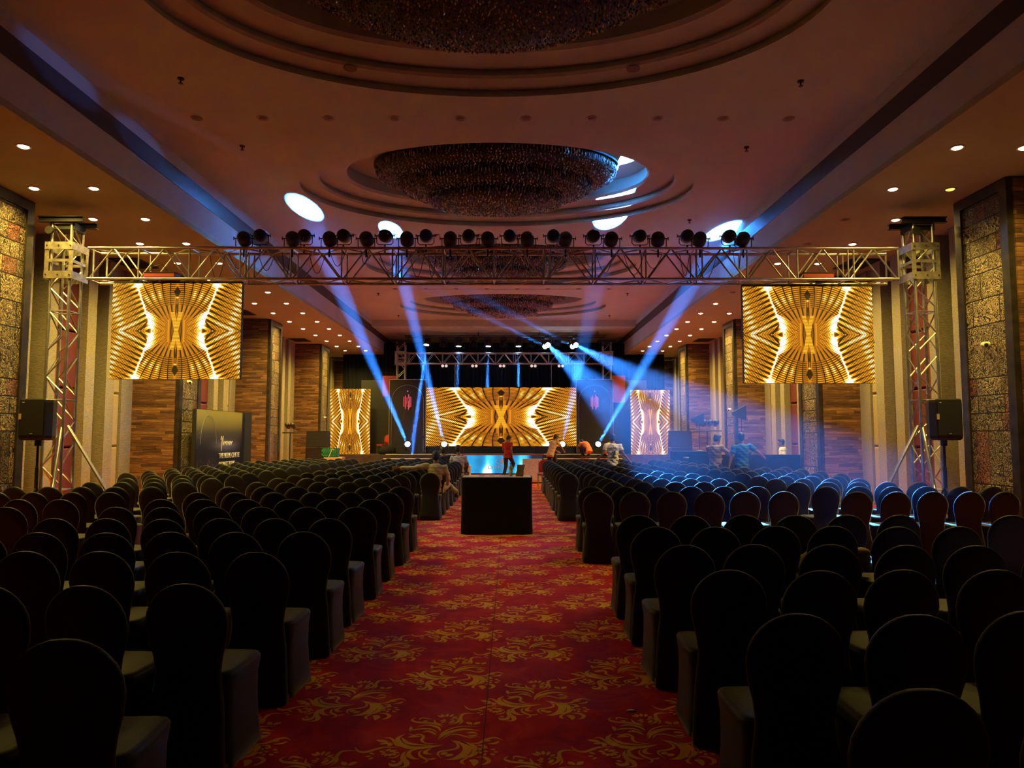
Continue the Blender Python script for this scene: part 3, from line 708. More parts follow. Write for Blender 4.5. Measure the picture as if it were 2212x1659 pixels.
# ================================================================== TRUSSES
def box_truss_x(x0, x1, yf, yb, z0, z1, bay, rc, rb, parent):
    ch_, br = MB(), MB()
    for y in (yf, yb):
        for z in (z0, z1): ch_.tube((x0, y, z), (x1, y, z), rc, 10)
    ch_.build('chord_tube', 'truss_metal', parent, smooth=True)
    n = max(1, round((x1-x0)/bay)); b = (x1-x0)/n
    for i in range(n):
        xa, xb, xm = x0+i*b, x0+(i+1)*b, x0+(i+.5)*b
        for y in (yf, yb):
            br.tube((xa+.03, y, z0), (xm, y, z1), rb, 7); br.tube((xm, y, z1), (xb-.03, y, z0), rb, 7)
            br.tube((xb, y, z0), (xb, y, z1), rb, 7)
        for z in (z0, z1):
            br.tube((xa, yf, z), (xa, yb, z), rb, 6); br.tube((xa, yf, z), (xm, yb, z), rb*.8, 6); br.tube((xm, yb, z), (xb, yf, z), rb*.8, 6)
        if i % 3 == 0:
            for y in (yf, yb): br.tube((xa+.10, y, z0), (xa+.10, y, z1), rb, 7)
    br.build('brace', 'truss_metal', parent, smooth=True)
def tower(name, label, xa, xb, yf, yb, ztop, blk, rc, rb, parent_loc, legs=(), zb=0.0):
    t = thing(name, label, 'truss tower', (0, 0, 0)); ox, oy = (xa+xb)/2, (yf+yb)/2; t.location = (ox, oy, 0)
    a, b, c, d = xa-ox, xb-ox, yf-oy, yb-oy
    ch_, br = MB(), MB()
    for x in (a, b):
        for y in (c, d): ch_.tube((x, y, zb+.05), (x, y, ztop), rc, 10)
    ch_.build('upright_tube', 'truss_metal', t, smooth=True)
    st = (xb-xa)*2.1; n = int((ztop-zb)/st); st = (ztop-zb)/n
    for i in range(n):
        z, zm, zt = zb+i*st+.06, zb+(i+.5)*st, zb+(i+1)*st-.02
        for (p, q) in (((a, c), (b, c)), ((a, d), (b, d)), ((a, c), (a, d)), ((b, c), (b, d))):
            if i % 2: p, q = q, p
            br.tube((*p, z), (*q, zm), rb, 6); br.tube((*q, zm), (*p, zt), rb, 6)
            if i % 2 == 0: br.tube((*p, zt), (*q, zt), rb, 6)
    br.build('brace', 'truss_metal', t, smooth=True)
    # sleeve block: two collars of flat plates joined by uprights
    z0, z1 = blk; e = (xb-xa)*.22
    for z in (z0, z1-.13):
        sl = MB()
        for y in (c-e, d+e): sl.box(((a+b)/2, y, z+.065), (b-a+2*e, .012, .13))
        for x in (a-e, b+e): sl.box((x, (c+d)/2, z+.065), (.012, d-c+2*e, .13))
        sl.build('collar', 'plate_metal', t)
    up = MB()
    for x in (a-e*.6, b+e*.6):
        for y in (c-e*.8, d+e*.8): up.box((x, y, (z0+z1)/2), (.07, .012, z1-z0-.02))
    up.box((a-e*.6, (c+d)/2, (z0+z1)/2), (.01, d-c+e, .05)).box((b+e*.6, (c+d)/2, (z0+z1)/2), (.01, d-c+e, .05))
    for y in (c-e*.8, d+e*.8): up.box(((a+b)/2, y, (z0+z1)/2), (b-a+e, .01, .05))
    up.build('sleeve_bar', 'plate_metal', t)
    bo = MB()
    for z in (z0+.065, z1-.065):
        for x in (a-e*.5, (a+b)/2, b+e*.5):
            bo.tube((x, c-e-.02, z), (x, c-e+.01, z), .012, 6)
    bo.build('bolt', 'dark_metal', t)
    # head block: I-beam with pulley
    hb = MB(); w_ = (b-a)*1.15
    for y in (c-.05, d+.05):
        hb.bb(-w_, w_, y-.05, y+.05, ztop+.075, ztop+.09).bb(-w_, w_, y-.05, y+.05, ztop-.01, ztop+.005).bb(-w_, w_, y-.006, y+.006, ztop, ztop+.08)
    hb.bb(-w_*.55, w_*.55, c, d, ztop-.12, ztop)
    hb.build('head_block', 'dark_metal', t)
    MB().lathe([(.0, -.02), (.07, -.02), (.055, 0), (.07, .02), (0, .02)], 16, Matrix.Translation((a, c-.09, ztop-.16)) @ Matrix.Rotation(PI/2, 4, 'X')).build('pulley', 'dark_metal', t, smooth=True)
    MB().bb(a-.25, b+.25, c-.25, d+.25, zb, zb+.05).build('base_plate', 'dark_metal', t)
    for p, q in legs:
        MB().tube((p[0]-ox, p[1]-oy, p[2]), (q[0]-ox, q[1]-oy, q[2]), .028, 10).build('outrigger', 'truss_metal', t, smooth=True)
    return t
YF, YB, ZB0, ZB1 = 12.25, 12.66, 4.37, 4.91
bt = thing('lighting_truss', 'silver box truss spanning the hall between the two near towers, lamps on top', 'truss', (0, 0, 0))
box_truss_x(-7.3, 6.75, YF, YB, ZB0, ZB1, .90, .026, .015, bt)
tower('truss_tower', 'silver truss tower before the left wall, beside a speaker on a stand', -7.93, -7.60, 12.25, 12.58, 5.36, (4.36, 5.0), .026, .013, None,
      [((-7.55, 12.3, 1.83), (-6.2, 12.0, .02)), ((-7.62, 12.25, 1.8), (-7.15, 11.2, .02)), ((-7.95, 12.6, 1.8), (-8.2, 13.4, .02))])
tower('truss_tower', 'silver truss tower before the right wall, beside a speaker on a stand', 7.03, 7.36, 12.25, 12.58, 5.36, (4.36, 5.0), .026, .013, None,
      [((7.0, 12.3, 1.83), (5.85, 12.0, .02)), ((7.05, 12.25, 1.8), (6.72, 11.2, .02)), ((7.4, 12.6, 1.8), (7.6, 13.4, .02))])
# stage truss
bt2 = thing('stage_truss', 'silver box truss above the stage before the black curtain', 'truss', (0, 0, 0))
box_truss_x(-4.95, 4.45, 34.3, 34.7, 5.15, 5.66, .88, .025, .016, bt2)
tower('truss_tower', 'distant truss tower left of the stage, above the left arch panel', -5.42, -5.04, 34.3, 34.68, 6.2, (5.08, 5.74), .025, .014, None, zb=.86)
tower('truss_tower', 'distant truss tower right of the stage, above the right arch panel', 4.50, 4.88, 34.3, 34.68, 6.2, (5.08, 5.74), .025, .014, None, zb=.86)
pp = thing('hanging_pipe', 'black pipe above the stage truss that carries the moving heads', 'pipe', (0, 34.35, 6.42))
MB().tube((-5.0, 0, 0), (4.6, 0, 0), .03, 8).build('tube', 'dark_metal', pp)
hb = MB()
for x in (-4.6, -1.5, 1.4, 4.2): hb.tube((x, 0, 0), (x, 0, .22), .012, 6)
hb.build('drop_rod', 'dark_metal', pp)
pq = thing('hanging_pipe', 'front black pipe above the stage that carries the two bright moving heads', 'pipe', (0, 33.85, 6.42))
MB().tube((-5.0, 0, 0), (4.6, 0, 0), .03, 8).build('tube', 'dark_metal', pq)
hb = MB()
for x in (-4.6, -1.5, 1.4, 4.2): hb.tube((x, 0, 0), (x, 0, .22), .012, 6)
hb.build('drop_rod', 'dark_metal', pq)

# ------------------------------------------------------------------ par cans on the near truss
def make_par():
    t = thing('par_light', '', 'stage light')
    R_ = Matrix.Rotation(math.radians(90), 4, 'X')      # lens looks to +Y
    MB().lathe([(.0, .11), (.035, .11), (.085, .095), (.112, .055), (.118, 0), (.118, -.09), (.110, -.095), (.110, -.08), (0, -.08)], 24, R_).build('can', 'black_plastic', t, smooth=True)
    yk = MB(); yk.path([(-.145, 0, .0), (-.145, 0, -.13), (-.11, 0, -.165), (.11, 0, -.165), (.145, 0, -.13), (.145, 0, 0)], .008, 6)
    yk.build('yoke', 'dark_metal', t)
    for s_ in (-1, 1): MB().tube((s_*.115, 0, 0), (s_*.175, 0, 0), .011, 8).box((s_*.178, 0, 0), (.012, .02, .06)).build('knob', 'dark_metal', t)
    MB().tube((0, 0, -.165), (0, 0, -.33), .016, 8).build('clamp', 'dark_metal', t)
    return t
par = make_par(); first = True
upx = [560, 655, 740, 830, 919, 1012, 1101, 1196, 1283, 1384, 1487, 1579]
lox = [525, 630, 710, 790, 878, 972, 1053, 1139, 1222, 1322, 1423, 1514, 1608]
nth = ['first', 'second', 'third', 'fourth', 'fifth', 'sixth', 'seventh', 'eighth', 'ninth', 'tenth', 'eleventh', 'twelfth', 'thirteenth']
for rowi, (lst, y, z, tilt) in enumerate(((upx, YB, ZB1+.335, .10), (lox, YF, ZB1+.17, -.45))):
    for i, px in enumerate(lst):
        c = par if first else copy_tree(par); first = False
        c.location = ((px-1101)*(y+.15)/F_PX, y, z)
        c['label'] = 'black par can on the near truss, %s from the left of the %s row' % (nth[i], 'upper rear' if rowi == 0 else 'lower front')
        c['group'] = 'par cans on the near truss'
        can = [k for k in bpy.data.objects if k.parent == c and k.name.startswith('can')][0]
        can.rotation_euler = (tilt + .06*math.sin(i*2.3), 0, .12*math.sin(i*1.7))
rnd = random.Random(11)
for i in range(22):
    x = -5.2 + i*.435 + rnd.uniform(-.1, .1); w_ = rnd.uniform(.12, .4); d_ = rnd.uniform(.25, .5); y = rnd.choice((YF+.05, YB-.05, (YF+YB)/2))
    pts = [(w_*(t/8-.5), 0, -d_*math.sin(PI*t/8)) for t in range(9)]
    o = MB().path(pts, .006, 5).build('cable', 'black_plastic'); o.location = (x, y, ZB1-.02)
    tag(o, 'black cable loop drooping inside the near truss, %s from the left' % (nth+['fourteenth','fifteenth','sixteenth','seventeenth','eighteenth','nineteenth','twentieth','twenty-first','twenty-second'])[i], 'cable', 'cables hanging in the near truss')
for x, s_ in ((-6.05, 'left'), (5.35, 'right')):
    t = thing('video_processor', 'flat red-fronted box lying in the truss above the %s hanging screen' % s_, 'box', (x, (YF+YB)/2-.1, ZB0+.03))
    MB().bb(-.26, .26, -.13, .13, 0, .075).build('case', 'red_paint', t)
    MB().bb(-.27, .27, -.14, .14, .075, .085).build('lid', 'black_plastic', t)
    MB().path([(-.25, 0, .085), (-.15, -.05, .2), (0, -.03, .24), (.1, 0, .1)], .006, 5).build('cable', 'black_plastic', t)

# ------------------------------------------------------------------ screens
def screen(label, x0, x1, z0, z1, y, bars=True, depth=.1, group=None, name='led_screen', mat='led_picture', loc=None):
    t = thing(name, label, 'screen', ((x0+x1)/2, y+depth/2, z0), group=group); w_ = (x1-x0)/2; h_ = z1-z0
    MB().bb(-w_, w_, -depth/2+.004, depth/2, 0, h_).build('cabinet', 'black_plastic', t)
    quad('picture', [(-w_, -depth/2, 0), (w_, -depth/2, 0), (w_, -depth/2, h_), (-w_, -depth/2, h_)], mat, t)
    if bars:
        MB().bb(-w_, w_, -.03, .03, h_, h_+.04).build('hanging_bar', 'dark_metal', t)
    return t
screen('gold patterned LED screen hung under the near truss at the left', -6.90, -4.66, 2.64, 4.31, 12.35)
screen('gold patterned LED screen hung under the near truss at the right', 4.06, 6.32, 2.57, 4.26, 12.35)
screen('wide main LED screen with gold pattern in the middle of the stage', -4.02, 3.20, 1.20, 3.97, 34.0, False)
screen('tall narrow LED screen with gold pattern left of the stage', -8.50, -6.60, .83, 3.90, 34.0, False)
screen('tall narrow LED screen with gold pattern right of the stage', 5.73, 7.60, .81, 3.86, 34.0, False)
for x, s_ in ((-3.9, 'first'), (-2.62, 'second'), (2.0, 'third'), (3.12, 'fourth')):
    o = MB().path([(0.01*math.sin(k*2.1), 0, -k*.12) for k in range(11)], .022, 5).build('hoist_chain', 'truss_metal'); o.location = (x, 34.29, 5.18)
    tag(o, 'bright hoist chain above the main screen, %s from the left' % s_, 'chain', 'hoist chains above the main screen')

# ------------------------------------------------------------------ stage
ZST = .86
def box_thing(name, label, cat, x0, x1, y0, y1, z0, z1, mat, part='body', group=None):
    o = MB().bb(x0, x1, y0, y1, z0, z1).build(name, mat); local(o); return tag(o, label, cat, group)
stg = thing('stage', 'dark low stage with white-edged steps either side of the blue front screen', 'stage', (0, 32, 0))
m_ = MB(); m_.bb(-5.6, 5.0, .25, 6.1, .0, ZST).bb(-2.06, 1.47, -.33, .25, 0, ZST)
m_.build('deck', 'stage_board', stg)
for x0, x1, s_ in ((-5.55, -2.08, 'l'), (1.49, 4.95, 'r')):
    MB().bb(x0, x1, -.33, .25, 0, .69).build('step', 'black_paint', stg)
    MB().bb(x0, x1, -.345, -.32, .66, .70).build('step_edge', 'white_trim', stg)
    MB().bb(x0, x1, .235, .262, ZST-.03, ZST+.005).build('step_edge', 'white_trim', stg)
lw = MB()
for i in range(7): lw.box((-1.9+i*.52, -.12+.06*math.sin(i*3), ZST+.025), (.7, .05, .03), R=Matrix.Rotation(.06*math.sin(i*2), 3, 'Z'))
lw = local(lw.build('timber_batten', 'wood_lath')); lw.location = (-.35, 31.88, ZST); tag(lw, 'loose pale battens lying along the stage edge above the blue screen', 'batten', kind='stuff')
fs = screen('low blue LED screen facing the hall on the front of the stage', -2.04, 1.44, .045, .83, 31.60, False, .05)
fs.name = 'stage_front_screen'
for ch_o in [k for k in bpy.data.objects if k.parent == fs and k.name.startswith('picture')]: ch_o.data.materials[0] = MATS['led_blue']
M_ = Matrix.Translation((.02, -.035, .50)) @ UPR
el = MB(); el.path([(.29*math.cos(2*PI*k/28), -.034, .52+.155*math.sin(2*PI*k/28)) for k in range(29)], .009, 5); el.build('logo_ring', 'print_white', fs)
MB().bb(-.11, -.06, -.04, -.03, .43, .60).bb(-.04, .03, -.04, -.03, .43, .63).bb(.05, .10, -.04, -.03, .43, .57).build('logo_bar', 'print_white', fs)
text_obj('logo_text', 'DYNAM', .20, 'print_white', fs, Matrix.Translation((-.66, -.032, .19)) @ UPR, sx=1.55)
MB().bb(-2.1, 1.5, -.36, -.33, .83, .88).build('front_rail', 'red_paint', stg).location = (0, 0, 0)
for nm, x0, x1, zt_ in (('left', -8.6, -5.62, .83), ('right', 5.02, 8.3, .81)):
    box_thing('wing_deck', 'dark brown low platform carrying the %s side screen' % nm, 'platform', x0, x1, 33.3, 37.9, 0, zt_, 'stage_board')
box_thing('screen_base', 'black plinth under the main LED screen', 'plinth', -3.95, 3.12, 33.85, 34.5, ZST, 1.20, 'black_paint')
# black backdrop
cu = MB(); N_ = 260; row0, row1 = [], []
for i in range(N_+1):
    x = -8.3 + 16.0*i/N_; y = 35.6 + .07*math.sin(i*1.9) + .03*math.sin(i*.7)
    row0.append((x, y, .87)); row1.append((x, y, 6.3))
cu.rings([row0, row1], close=False, cap=False); cur = cu.build('backdrop_curtain', 'curtain', smooth='all')
tag(cur, 'black pleated backdrop curtain behind the whole stage', 'curtain')
sd = cur.modifiers.new('thick', 'SOLIDIFY'); sd.thickness = .02
for nm, x0, x1 in (('left', -7.25, -5.7), ('right', 5.1, 6.7)):
    box_thing('masking_flat', 'black masking flat between the %s arch panel and the side screen' % nm, 'flat', x0, x1, 35.0, 35.06, .82, 4.4, 'black_paint')
box_thing('red_banner', 'dark red cloth banner hanging right of the right arch panel', 'banner', 4.95, 5.62, 34.85, 34.9, 3.3, 4.62, 'red_banner')
box_thing('red_banner', 'dark red cloth banner behind the left tower above the left arch panel', 'banner', -6.2, -5.45, 34.9, 34.95, 3.6, 4.6, 'red_banner')
# arch panels
def arch_panel(label, cx, logo_pink=True):
    y = 33.72; w_, h_ = .87, 3.42
    t = thing('arch_panel', label, 'panel', (cx, y, ZST+.06))
    MB().bb(-w_, w_, 0, .10, -.06, h_).build('board', 'black_paint', t)
    ln = MB(); ln.bb(-w_, w_, -.012, .0, h_-.03, h_).bb(-w_, -w_+.025, -.012, 0, 0, h_).bb(w_-.025, w_, -.012, 0, 0, h_).build('edge_line', 'silver_line', t)
    for rr, nm in ((.75, 'arch_line'), (.68, 'arch_line')):
        p = [(-rr, -.006, 0), (-rr, -.006, 2.4)] + [(-rr*math.cos(PI*k/20), -.006, 2.4 + rr*math.sin(PI*k/20)) for k in range(1, 20)] + [(rr, -.006, 2.4), (rr, -.006, 0)]
        MB().path(p, .008, 4).build(nm, 'bronze_frame' if rr < .7 else 'silver_line', t)
    lg = MB(); hs = [(-.17, .26, .01), (-.10, .36, -.02), (-.03, .24, .0), (.045, .40, .0), (.10, .30, .0), (.155, .26, .0)]
    for x, hh, dz in hs: lg.bb(x-.018, x+.018, -.02, -.004, 2.35+dz-hh*.9, 2.35+dz+hh*.9)
    lg.build('logo', 'print_pink_glow', t)
    MB().lathe([(0, 0), (.03, 0), (.03, .012), (0, .012)], 12, Matrix.Translation((.0, -.004, 2.86)) @ Matrix.Rotation(PI/2, 4, 'X')).build('logo_dot', 'print_white', t)
    return t
arch_panel('black arched panel with a pink bar logo left of the main screen', -4.80)
arch_panel('black arched panel with a pink bar logo right of the main screen', 4.00)
# leaning poles before the left arch
t = thing('step_ladder', 'thin grey A-shaped ladder standing before the left arch panel', 'ladder', (-4.45, 33.2, ZST))
MB().tube((-.1, 0, 2.95), (-.95, -.15, 0), .014, 6).tube((.02, 0, 2.95), (.62, -.05, 0), .014, 6).build('rail', 'dark_metal', t)
MB().bb(-.13, .05, -.03, .03, 2.93, 2.97).build('top_cap', 'dark_metal', t)
# five pairs of round blinders under the stage truss
for i, px in enumerate((959.5, 1024.5, 1084.5, 1152.5, 1212)):
    x = (px-1101)*34.3/F_PX
    t = thing('blinder_light', 'pair of small round pale lamps under the stage truss, %s from the left' % nth[i], 'lamp', (x, 34.3, 5.03), group='round lamp pairs under the stage truss')
    MB().bb(-.17, .17, 0, .08, -.09, .09).build('housing', 'black_paint', t)
    MB().tube((0, .04, .08), (0, .04, .13), .015, 6).build('clamp', 'dark_metal', t)
    for s_ in (-1, 1): MB().lathe([(0, -.0), (.06, 0), (.068, .02), (0, .02)], 14, Matrix.Translation((s_*.085, 0, 0)) @ Matrix.Rotation(PI/2, 4, 'X')).build('lamp_face', 'blinder_face', t)

# ------------------------------------------------------------------ moving heads with beams
def look(d):
    return Vector(d).normalized().to_track_quat('Z', 'Y').to_matrix().to_4x4()
def moving_head(label, loc, target, up=True, lit=True, grp=None, big=1.0):
    """loc is the lens centre; the base sits .4 m below (on the deck) or above (hung)"""
    t = thing('moving_head', label, 'stage light', loc, group=grp); s_ = -1 if up else 1
    d = (Vector(target)-Vector(loc)).normalized(); c = -d*.10
    MB().bb(-.17, .17, -.15, .15, min(s_*.34, s_*.44), max(s_*.34, s_*.44)).build('base', 'black_plastic', t)
    if not up: MB().bb(-.04, .04, -.045, .045, .43, .50).build('clamp', 'dark_metal', t)
    yk = MB()
    for q in (-1, 1): yk.bb(q*.17-.02, q*.17+.02, -.06, .06, min(-s_*.02, s_*.34), max(-s_*.02, s_*.34))
    yk.bb(-.19, .19, -.05, .05, min(s_*.30, s_*.34), max(s_*.30, s_*.34)); yk.build('yoke', 'black_plastic', t)
    M_ = Matrix.Translation(c) @ look(d)
    MB().lathe([(0, -.20), (.09, -.19), (.125, -.12), (.13, .0), (.11, .09), (.09, .095), (.085, .085), (0, .085)], 20, M_).build('head', 'black_plastic', t, smooth=True)
    MB().lathe([(0, .125), (.06, .118), (.118, .098), (.118, .09), (0, .09)], 20, M_).build('lens', 'beam_lens' if lit else 'black_plastic', t, smooth=True)
    if lit: t.scale = (big,)*3
    return d
def beam(label, loc, target, half_deg, power, length=None, mat='haze', r0=.08, col=BLUE, blend=.12):
    loc, target = Vector(loc), Vector(target); d = (target-loc).normalized(); L = (target-loc).length if length is None else length
    src = loc + d*.045
    ld = bpy.data.lights.new('beam_lamp', 'SPOT'); ld.energy = power; ld.color = col; ld.spot_size = 2*math.radians(half_deg); ld.spot_blend = blend; ld.shadow_soft_size = .06
    lo = bpy.data.objects.new('beam_lamp', ld); COL.objects.link(lo); lo.location = loc + d*.05; lo.rotation_euler = (-d).to_track_quat('Z', 'Y').to_euler()
    tn = math.tan(math.radians(half_deg))*1.04
    o = MB().lathe([(r0, 0), (r0+tn*L, L)], 28, look(d)).build('hazy_light_beam', mat)
    o.location = src
    tag(o, label, 'light beam', kind='stuff')
    return o
AIM = {}
# heads on the deck
def deck(nm, x, label, tgt, half, power, L, blabel):
    loc = (x, 32.45, 1.31); moving_head(label, loc, tgt); beam(blabel, loc, tgt, half, power, L, 'haze_thin' if nm == 'c' else 'haze')
deck('a', -4.60, 'lit moving head on the deck before the left arch panel', (-4.74, 16.35, 6.93), 1.0, P_BEAM, 16.4, 'blue beam rising from the deck before the left arch panel towards the ceiling')
deck('b', -2.95, 'lit moving head on the deck before the left part of the main screen', (-3.05, 18.1, 6.93), .9, P_BEAM, 15.0, 'blue beam rising from the deck before the left part of the main screen')
deck('c', 2.38, 'lit moving head on the deck before the right part of the main screen', (2.42, 16.9, 6.93), 1.3, P_BEAM, 15.8, 'faint blue beam rising from the deck before the right part of the main screen')
deck('d', 3.99, 'lit moving head on the deck before the right arch panel', (5.50, 18.2, 6.93), 1.15, P_BEAM, 15.0, 'blue beam rising to the right from the deck before the right arch panel')
# heads hung over the stage
hung = [(-3.95, (-4.45, 32.6, .9), 'first lit moving head from the left above the stage, aimed down at the deck'),
        (-2.46, (-2.6, 34.45, 1.0), 'second lit moving head from the left above the stage, aimed straight down'),
        (-1.03, (-1.15, 34.45, 1.0), 'third lit moving head from the left above the stage, aimed straight down'),
        (.42, (.42, 34.45, 1.0), 'fourth lit moving head from the left above the stage, aimed straight down')]
for i, (x, tg, lb) in enumerate(hung):
    loc = (x, 33.85 if i == 0 else 34.35, 5.98); moving_head(lb, loc, tg, up=False)
    beam('thin blue beam falling from the %s lit moving head above the stage' % nth[i], loc, tg, 1.3, P_BEAM*.12, (Vector(tg)-Vector(loc)).length, 'haze_mid')
l1, l2 = (1.82, 33.85, 5.98), (3.15, 33.85, 5.98)
moving_head('bright moving head above the right half of the main screen, aimed at the right seats', l1, (3.2, 11.5, .7), up=False)
moving_head('bright moving head nearest the right stage tower, aimed at the right seats', l2, (5.5, 9.6, .5), up=False)
beam('wide blue beam slanting down over the middle of the right seating block', l1, (3.2, 11.5, .7), 2.3, P_WASH*4, 22.8, 'haze_wide', blend=.5)
beam('wide blue beam slanting down to the right wall side of the right seating block', l2, (5.5, 9.6, .5), 2.2, P_WASH*4, 24.6, 'haze_wide', blend=.5)
l3, l4 = (1.70, 34.35, 5.98), (3.03, 34.35, 5.98)
moving_head('moving head above the stage whose beam crosses to the left ceiling, left one', l3, (-4.7, 16.35, 6.93), up=False)
moving_head('moving head above the stage whose beam crosses to the left ceiling, right one', l4, (-3.05, 18.1, 6.93), up=False)
beam('long blue beam crossing from above the main screen to the left part of the ceiling', l3, (-4.7, 16.35, 6.5), 0.7, P_BEAM*.013, 17.0, 'haze_dense', .06)
beam('blue beam crossing from near the right stage tower to the left part of the ceiling', l4, (-3.3, 17.6, 6.5), 0.7, P_BEAM*.013, 15.0, 'haze_dense', .06)
for i, x in enumerate((-3.2, -2.9 + .1, -1.75, -.3, 1.05, 2.3)):
    if i in (1,): continue
    moving_head('unlit moving head hanging above the stage, %s from the left' % nth[i if i == 0 else i-1], (x, 34.35, 5.98), (x, 34.0, 5), up=False, lit=False, grp='unlit heads above the stage')
# ================================================================== SEATS
def super_ring(cx, cy, z, hx, hy, n=20, e=2.6, pin=0.0):
    r = []
    for k in range(n):
        a = 2*PI*k/n; ca, sa = math.cos(a), math.sin(a)
        x = math.copysign(abs(ca)**(2/e), ca)*hx; y = math.copysign(abs(sa)**(2/e), sa)*hy
        if pin:   # sides drawn inwards between the legs
            x *= 1 - pin*(1-abs(y/hy))**1.0*0.6; y *= 1 - pin*(1-abs(x/hx))*0.4
        r.append((cx+x, cy+y, z))
    return r
def make_chair(simple=False):
    t = thing('covered_chair', '', 'chair')
    n = 12 if simple else 24
    prof = [(.012, .212, .050, -.035), (.10, .206, .048, -.030), (.22, .196, .044, -.018), (.34, .184, .040, -.006), (.44, .168, .036, 0), (.50, .164, .033, 0), (.57, .174, .031, -.006),
            (.65, .196, .031, -.016), (.73, .208, .031, -.030), (.79, .201, .030, -.040), (.835, .181, .029, -.048), (.87, .154, .027, -.054), (.897, .123, .025, -.059), (.917, .088, .022, -.063), (.930, .050, .017, -.066), (.934, .015, .008, -.067)]
    m_ = MB(); m_.rings([super_ring(0, y, z, hx, hy, n, 3.0) for z, hx, hy, y in prof])
    m_.build('backrest_cover', 'cover_black', t, smooth='all')
    pr = [(.018, .218, .222, .05), (.12, .208, .213, .10), (.26, .200, .206, .12), (.38, .200, .206, .10), (.435, .206, .212, .03), (.463, .208, .214, .0), (.478, .200, .205, 0), (.484, .175, .18, 0)]
    m_ = MB(); m_.rings([super_ring(0, .235, z, hx, hy, n, 6.5, pin) for z, hx, hy, pin in pr])
    m_.build('seat_cover', 'cover_black', t, smooth='all')
    if not simple:
        for x, y in ((-.19, .02), (.19, .02), (-.195, .42), (.195, .42)):
            MB().tube((x, y, 0), (x, y, .05), .012, 8).build('leg', 'chair_metal', t, smooth=True)
    return t
ROWS_L = [2.61, 3.55, 4.55, 5.46, 6.35, 7.39, 8.31, 9.34, 10.37, 11.43, 12.49, 13.50, 14.34, 15.26, 16.21, 17.15, 18.05, 19.0, 19.95, 20.9, 21.85, 22.8, 23.75]
ROWS_R = [2.08, 2.98, 3.90, 4.81, 5.79, 6.62, 9.44, 10.42, 11.45, 12.36, 13.19, 14.15, 15.1, 16.05, 17.0, 17.95, 18.9, 19.85, 20.8, 21.75, 22.7]
rnd = random.Random(5)
seats = []      # (x, y, side, row, block, seat)
for r, y in enumerate(ROWS_L):
    for c in range(6):
        if c == 0 and r in (9, 10, 11): continue
        seats.append((-1.57 - .487*c, y, 'left', r, 'inner', c))
    if r >= 4:
        for c in range(6):
            x = -5.15 - .487*c
            if c == 5 and (r < 6 or r in (10, 11, 21, 22)): continue
            if c == 4 and r in (9, 10, 11): continue
            if r in (9, 10, 11) and c == 5: continue
            seats.append((x, y, 'left', r, 'outer', c))
for r, y in enumerate(ROWS_R):
    for c in range(6):
        if c == 0 and r in (8, 9, 10): continue
        if r == 20 and c == 0: continue
        seats.append((1.17 + .482*c, y, 'right', r, 'inner', c))
    if r >= 4:
        for c in range(5):
            x = 4.56 + .482*c
            if r >= 15 and c >= 2: continue          # the control desk stands here
            if r in (9, 10) and c == 4: continue
            seats.append((x, y - .02, 'right', r, 'outer', c))
        if r in (4, 5, 6, 7): seats.append((4.56+.482*5, y-.02, 'right', r, 'outer', 5))
def visible(x, y):
    px = 1101 + x*F_PX/y
    return -130*2.6/y*1.2 < px + 0 and px < 2212 + 150*2.6/y
def px_(x, y): return 1101 + x*F_PX/y
seats = [s for s in seats if -.24*F_PX/s[1] < px_(s[0], s[1]) < 2212 + .24*F_PX/s[1]]
seats.sort(key=lambda s: s[1])
print('seats in view', len(seats))
ordi = lambda k: ['first', 'second', 'third', 'fourth', 'fifth', 'sixth', 'seventh', 'eighth', 'ninth', 'tenth', 'eleventh', 'twelfth', 'thirteenth', 'fourteenth', 'fifteenth', 'sixteenth', 'seventeenth', 'eighteenth', 'nineteenth', 'twentieth', 'twenty-first', 'twenty-second', 'twenty-third'][k]
full, simp = make_chair(False), make_chair(True)
fkids = [k for k in bpy.data.objects if k.parent == full]; skids = [k for k in bpy.data.objects if k.parent == simp]
uf = us = False
rest = []
for idx, (x, y, side, r, blk, c) in enumerate(seats):
    jx, jy, jr = rnd.uniform(-.018, .018), rnd.uniform(-.03, .03), rnd.uniform(-.07, .07)
    if idx >= 300: rest.append((x+jx, y+.067+jy, jr)); continue
    near = y < 8.5
    src, kids = (full, fkids) if near else (simp, skids)
    if (near and not uf) or (not near and not us):
        o = src
        if near: uf = True
        else: us = True
    else:
        o = src.copy(); COL.objects.link(o)
        for k in kids:
            kc = k.copy(); COL.objects.link(kc); kc.parent = o
    o.location = (x+jx, y+.067+jy, 0); o.rotation_euler.z = jr
    gap = 'aisle' if blk == 'inner' else 'side gap'
    o['label'] = 'black covered chair, %s %s block, %s row from camera, %s seat from %s' % (side, 'aisle' if blk == 'inner' else 'wall', ordi(r), ordi(c), 'aisle' if blk == 'inner' else 'gap')
    o['group'] = 'black covered chairs of the %s block' % side
if rest:
    bv = [k for k in skids if k.name.startswith('backrest')][0].data; sv = [k for k in skids if k.name.startswith('seat')][0].data
    big = MB()
    for x, y, rz in rest:
        R_ = Matrix.Translation((x, y, 0)) @ Matrix.Rotation(rz, 4, 'Z')
        for me in (bv, sv): big.add([R_ @ v.co for v in me.vertices], [tuple(p.vertices) for p in me.polygons])
    o = big.build('covered_chairs', 'cover_black', smooth='all'); local(o)
    tag(o, 'farthest rows of black covered chairs, packed together just before the stage', 'chair', 'black covered chairs of the farthest rows', 'stuff')
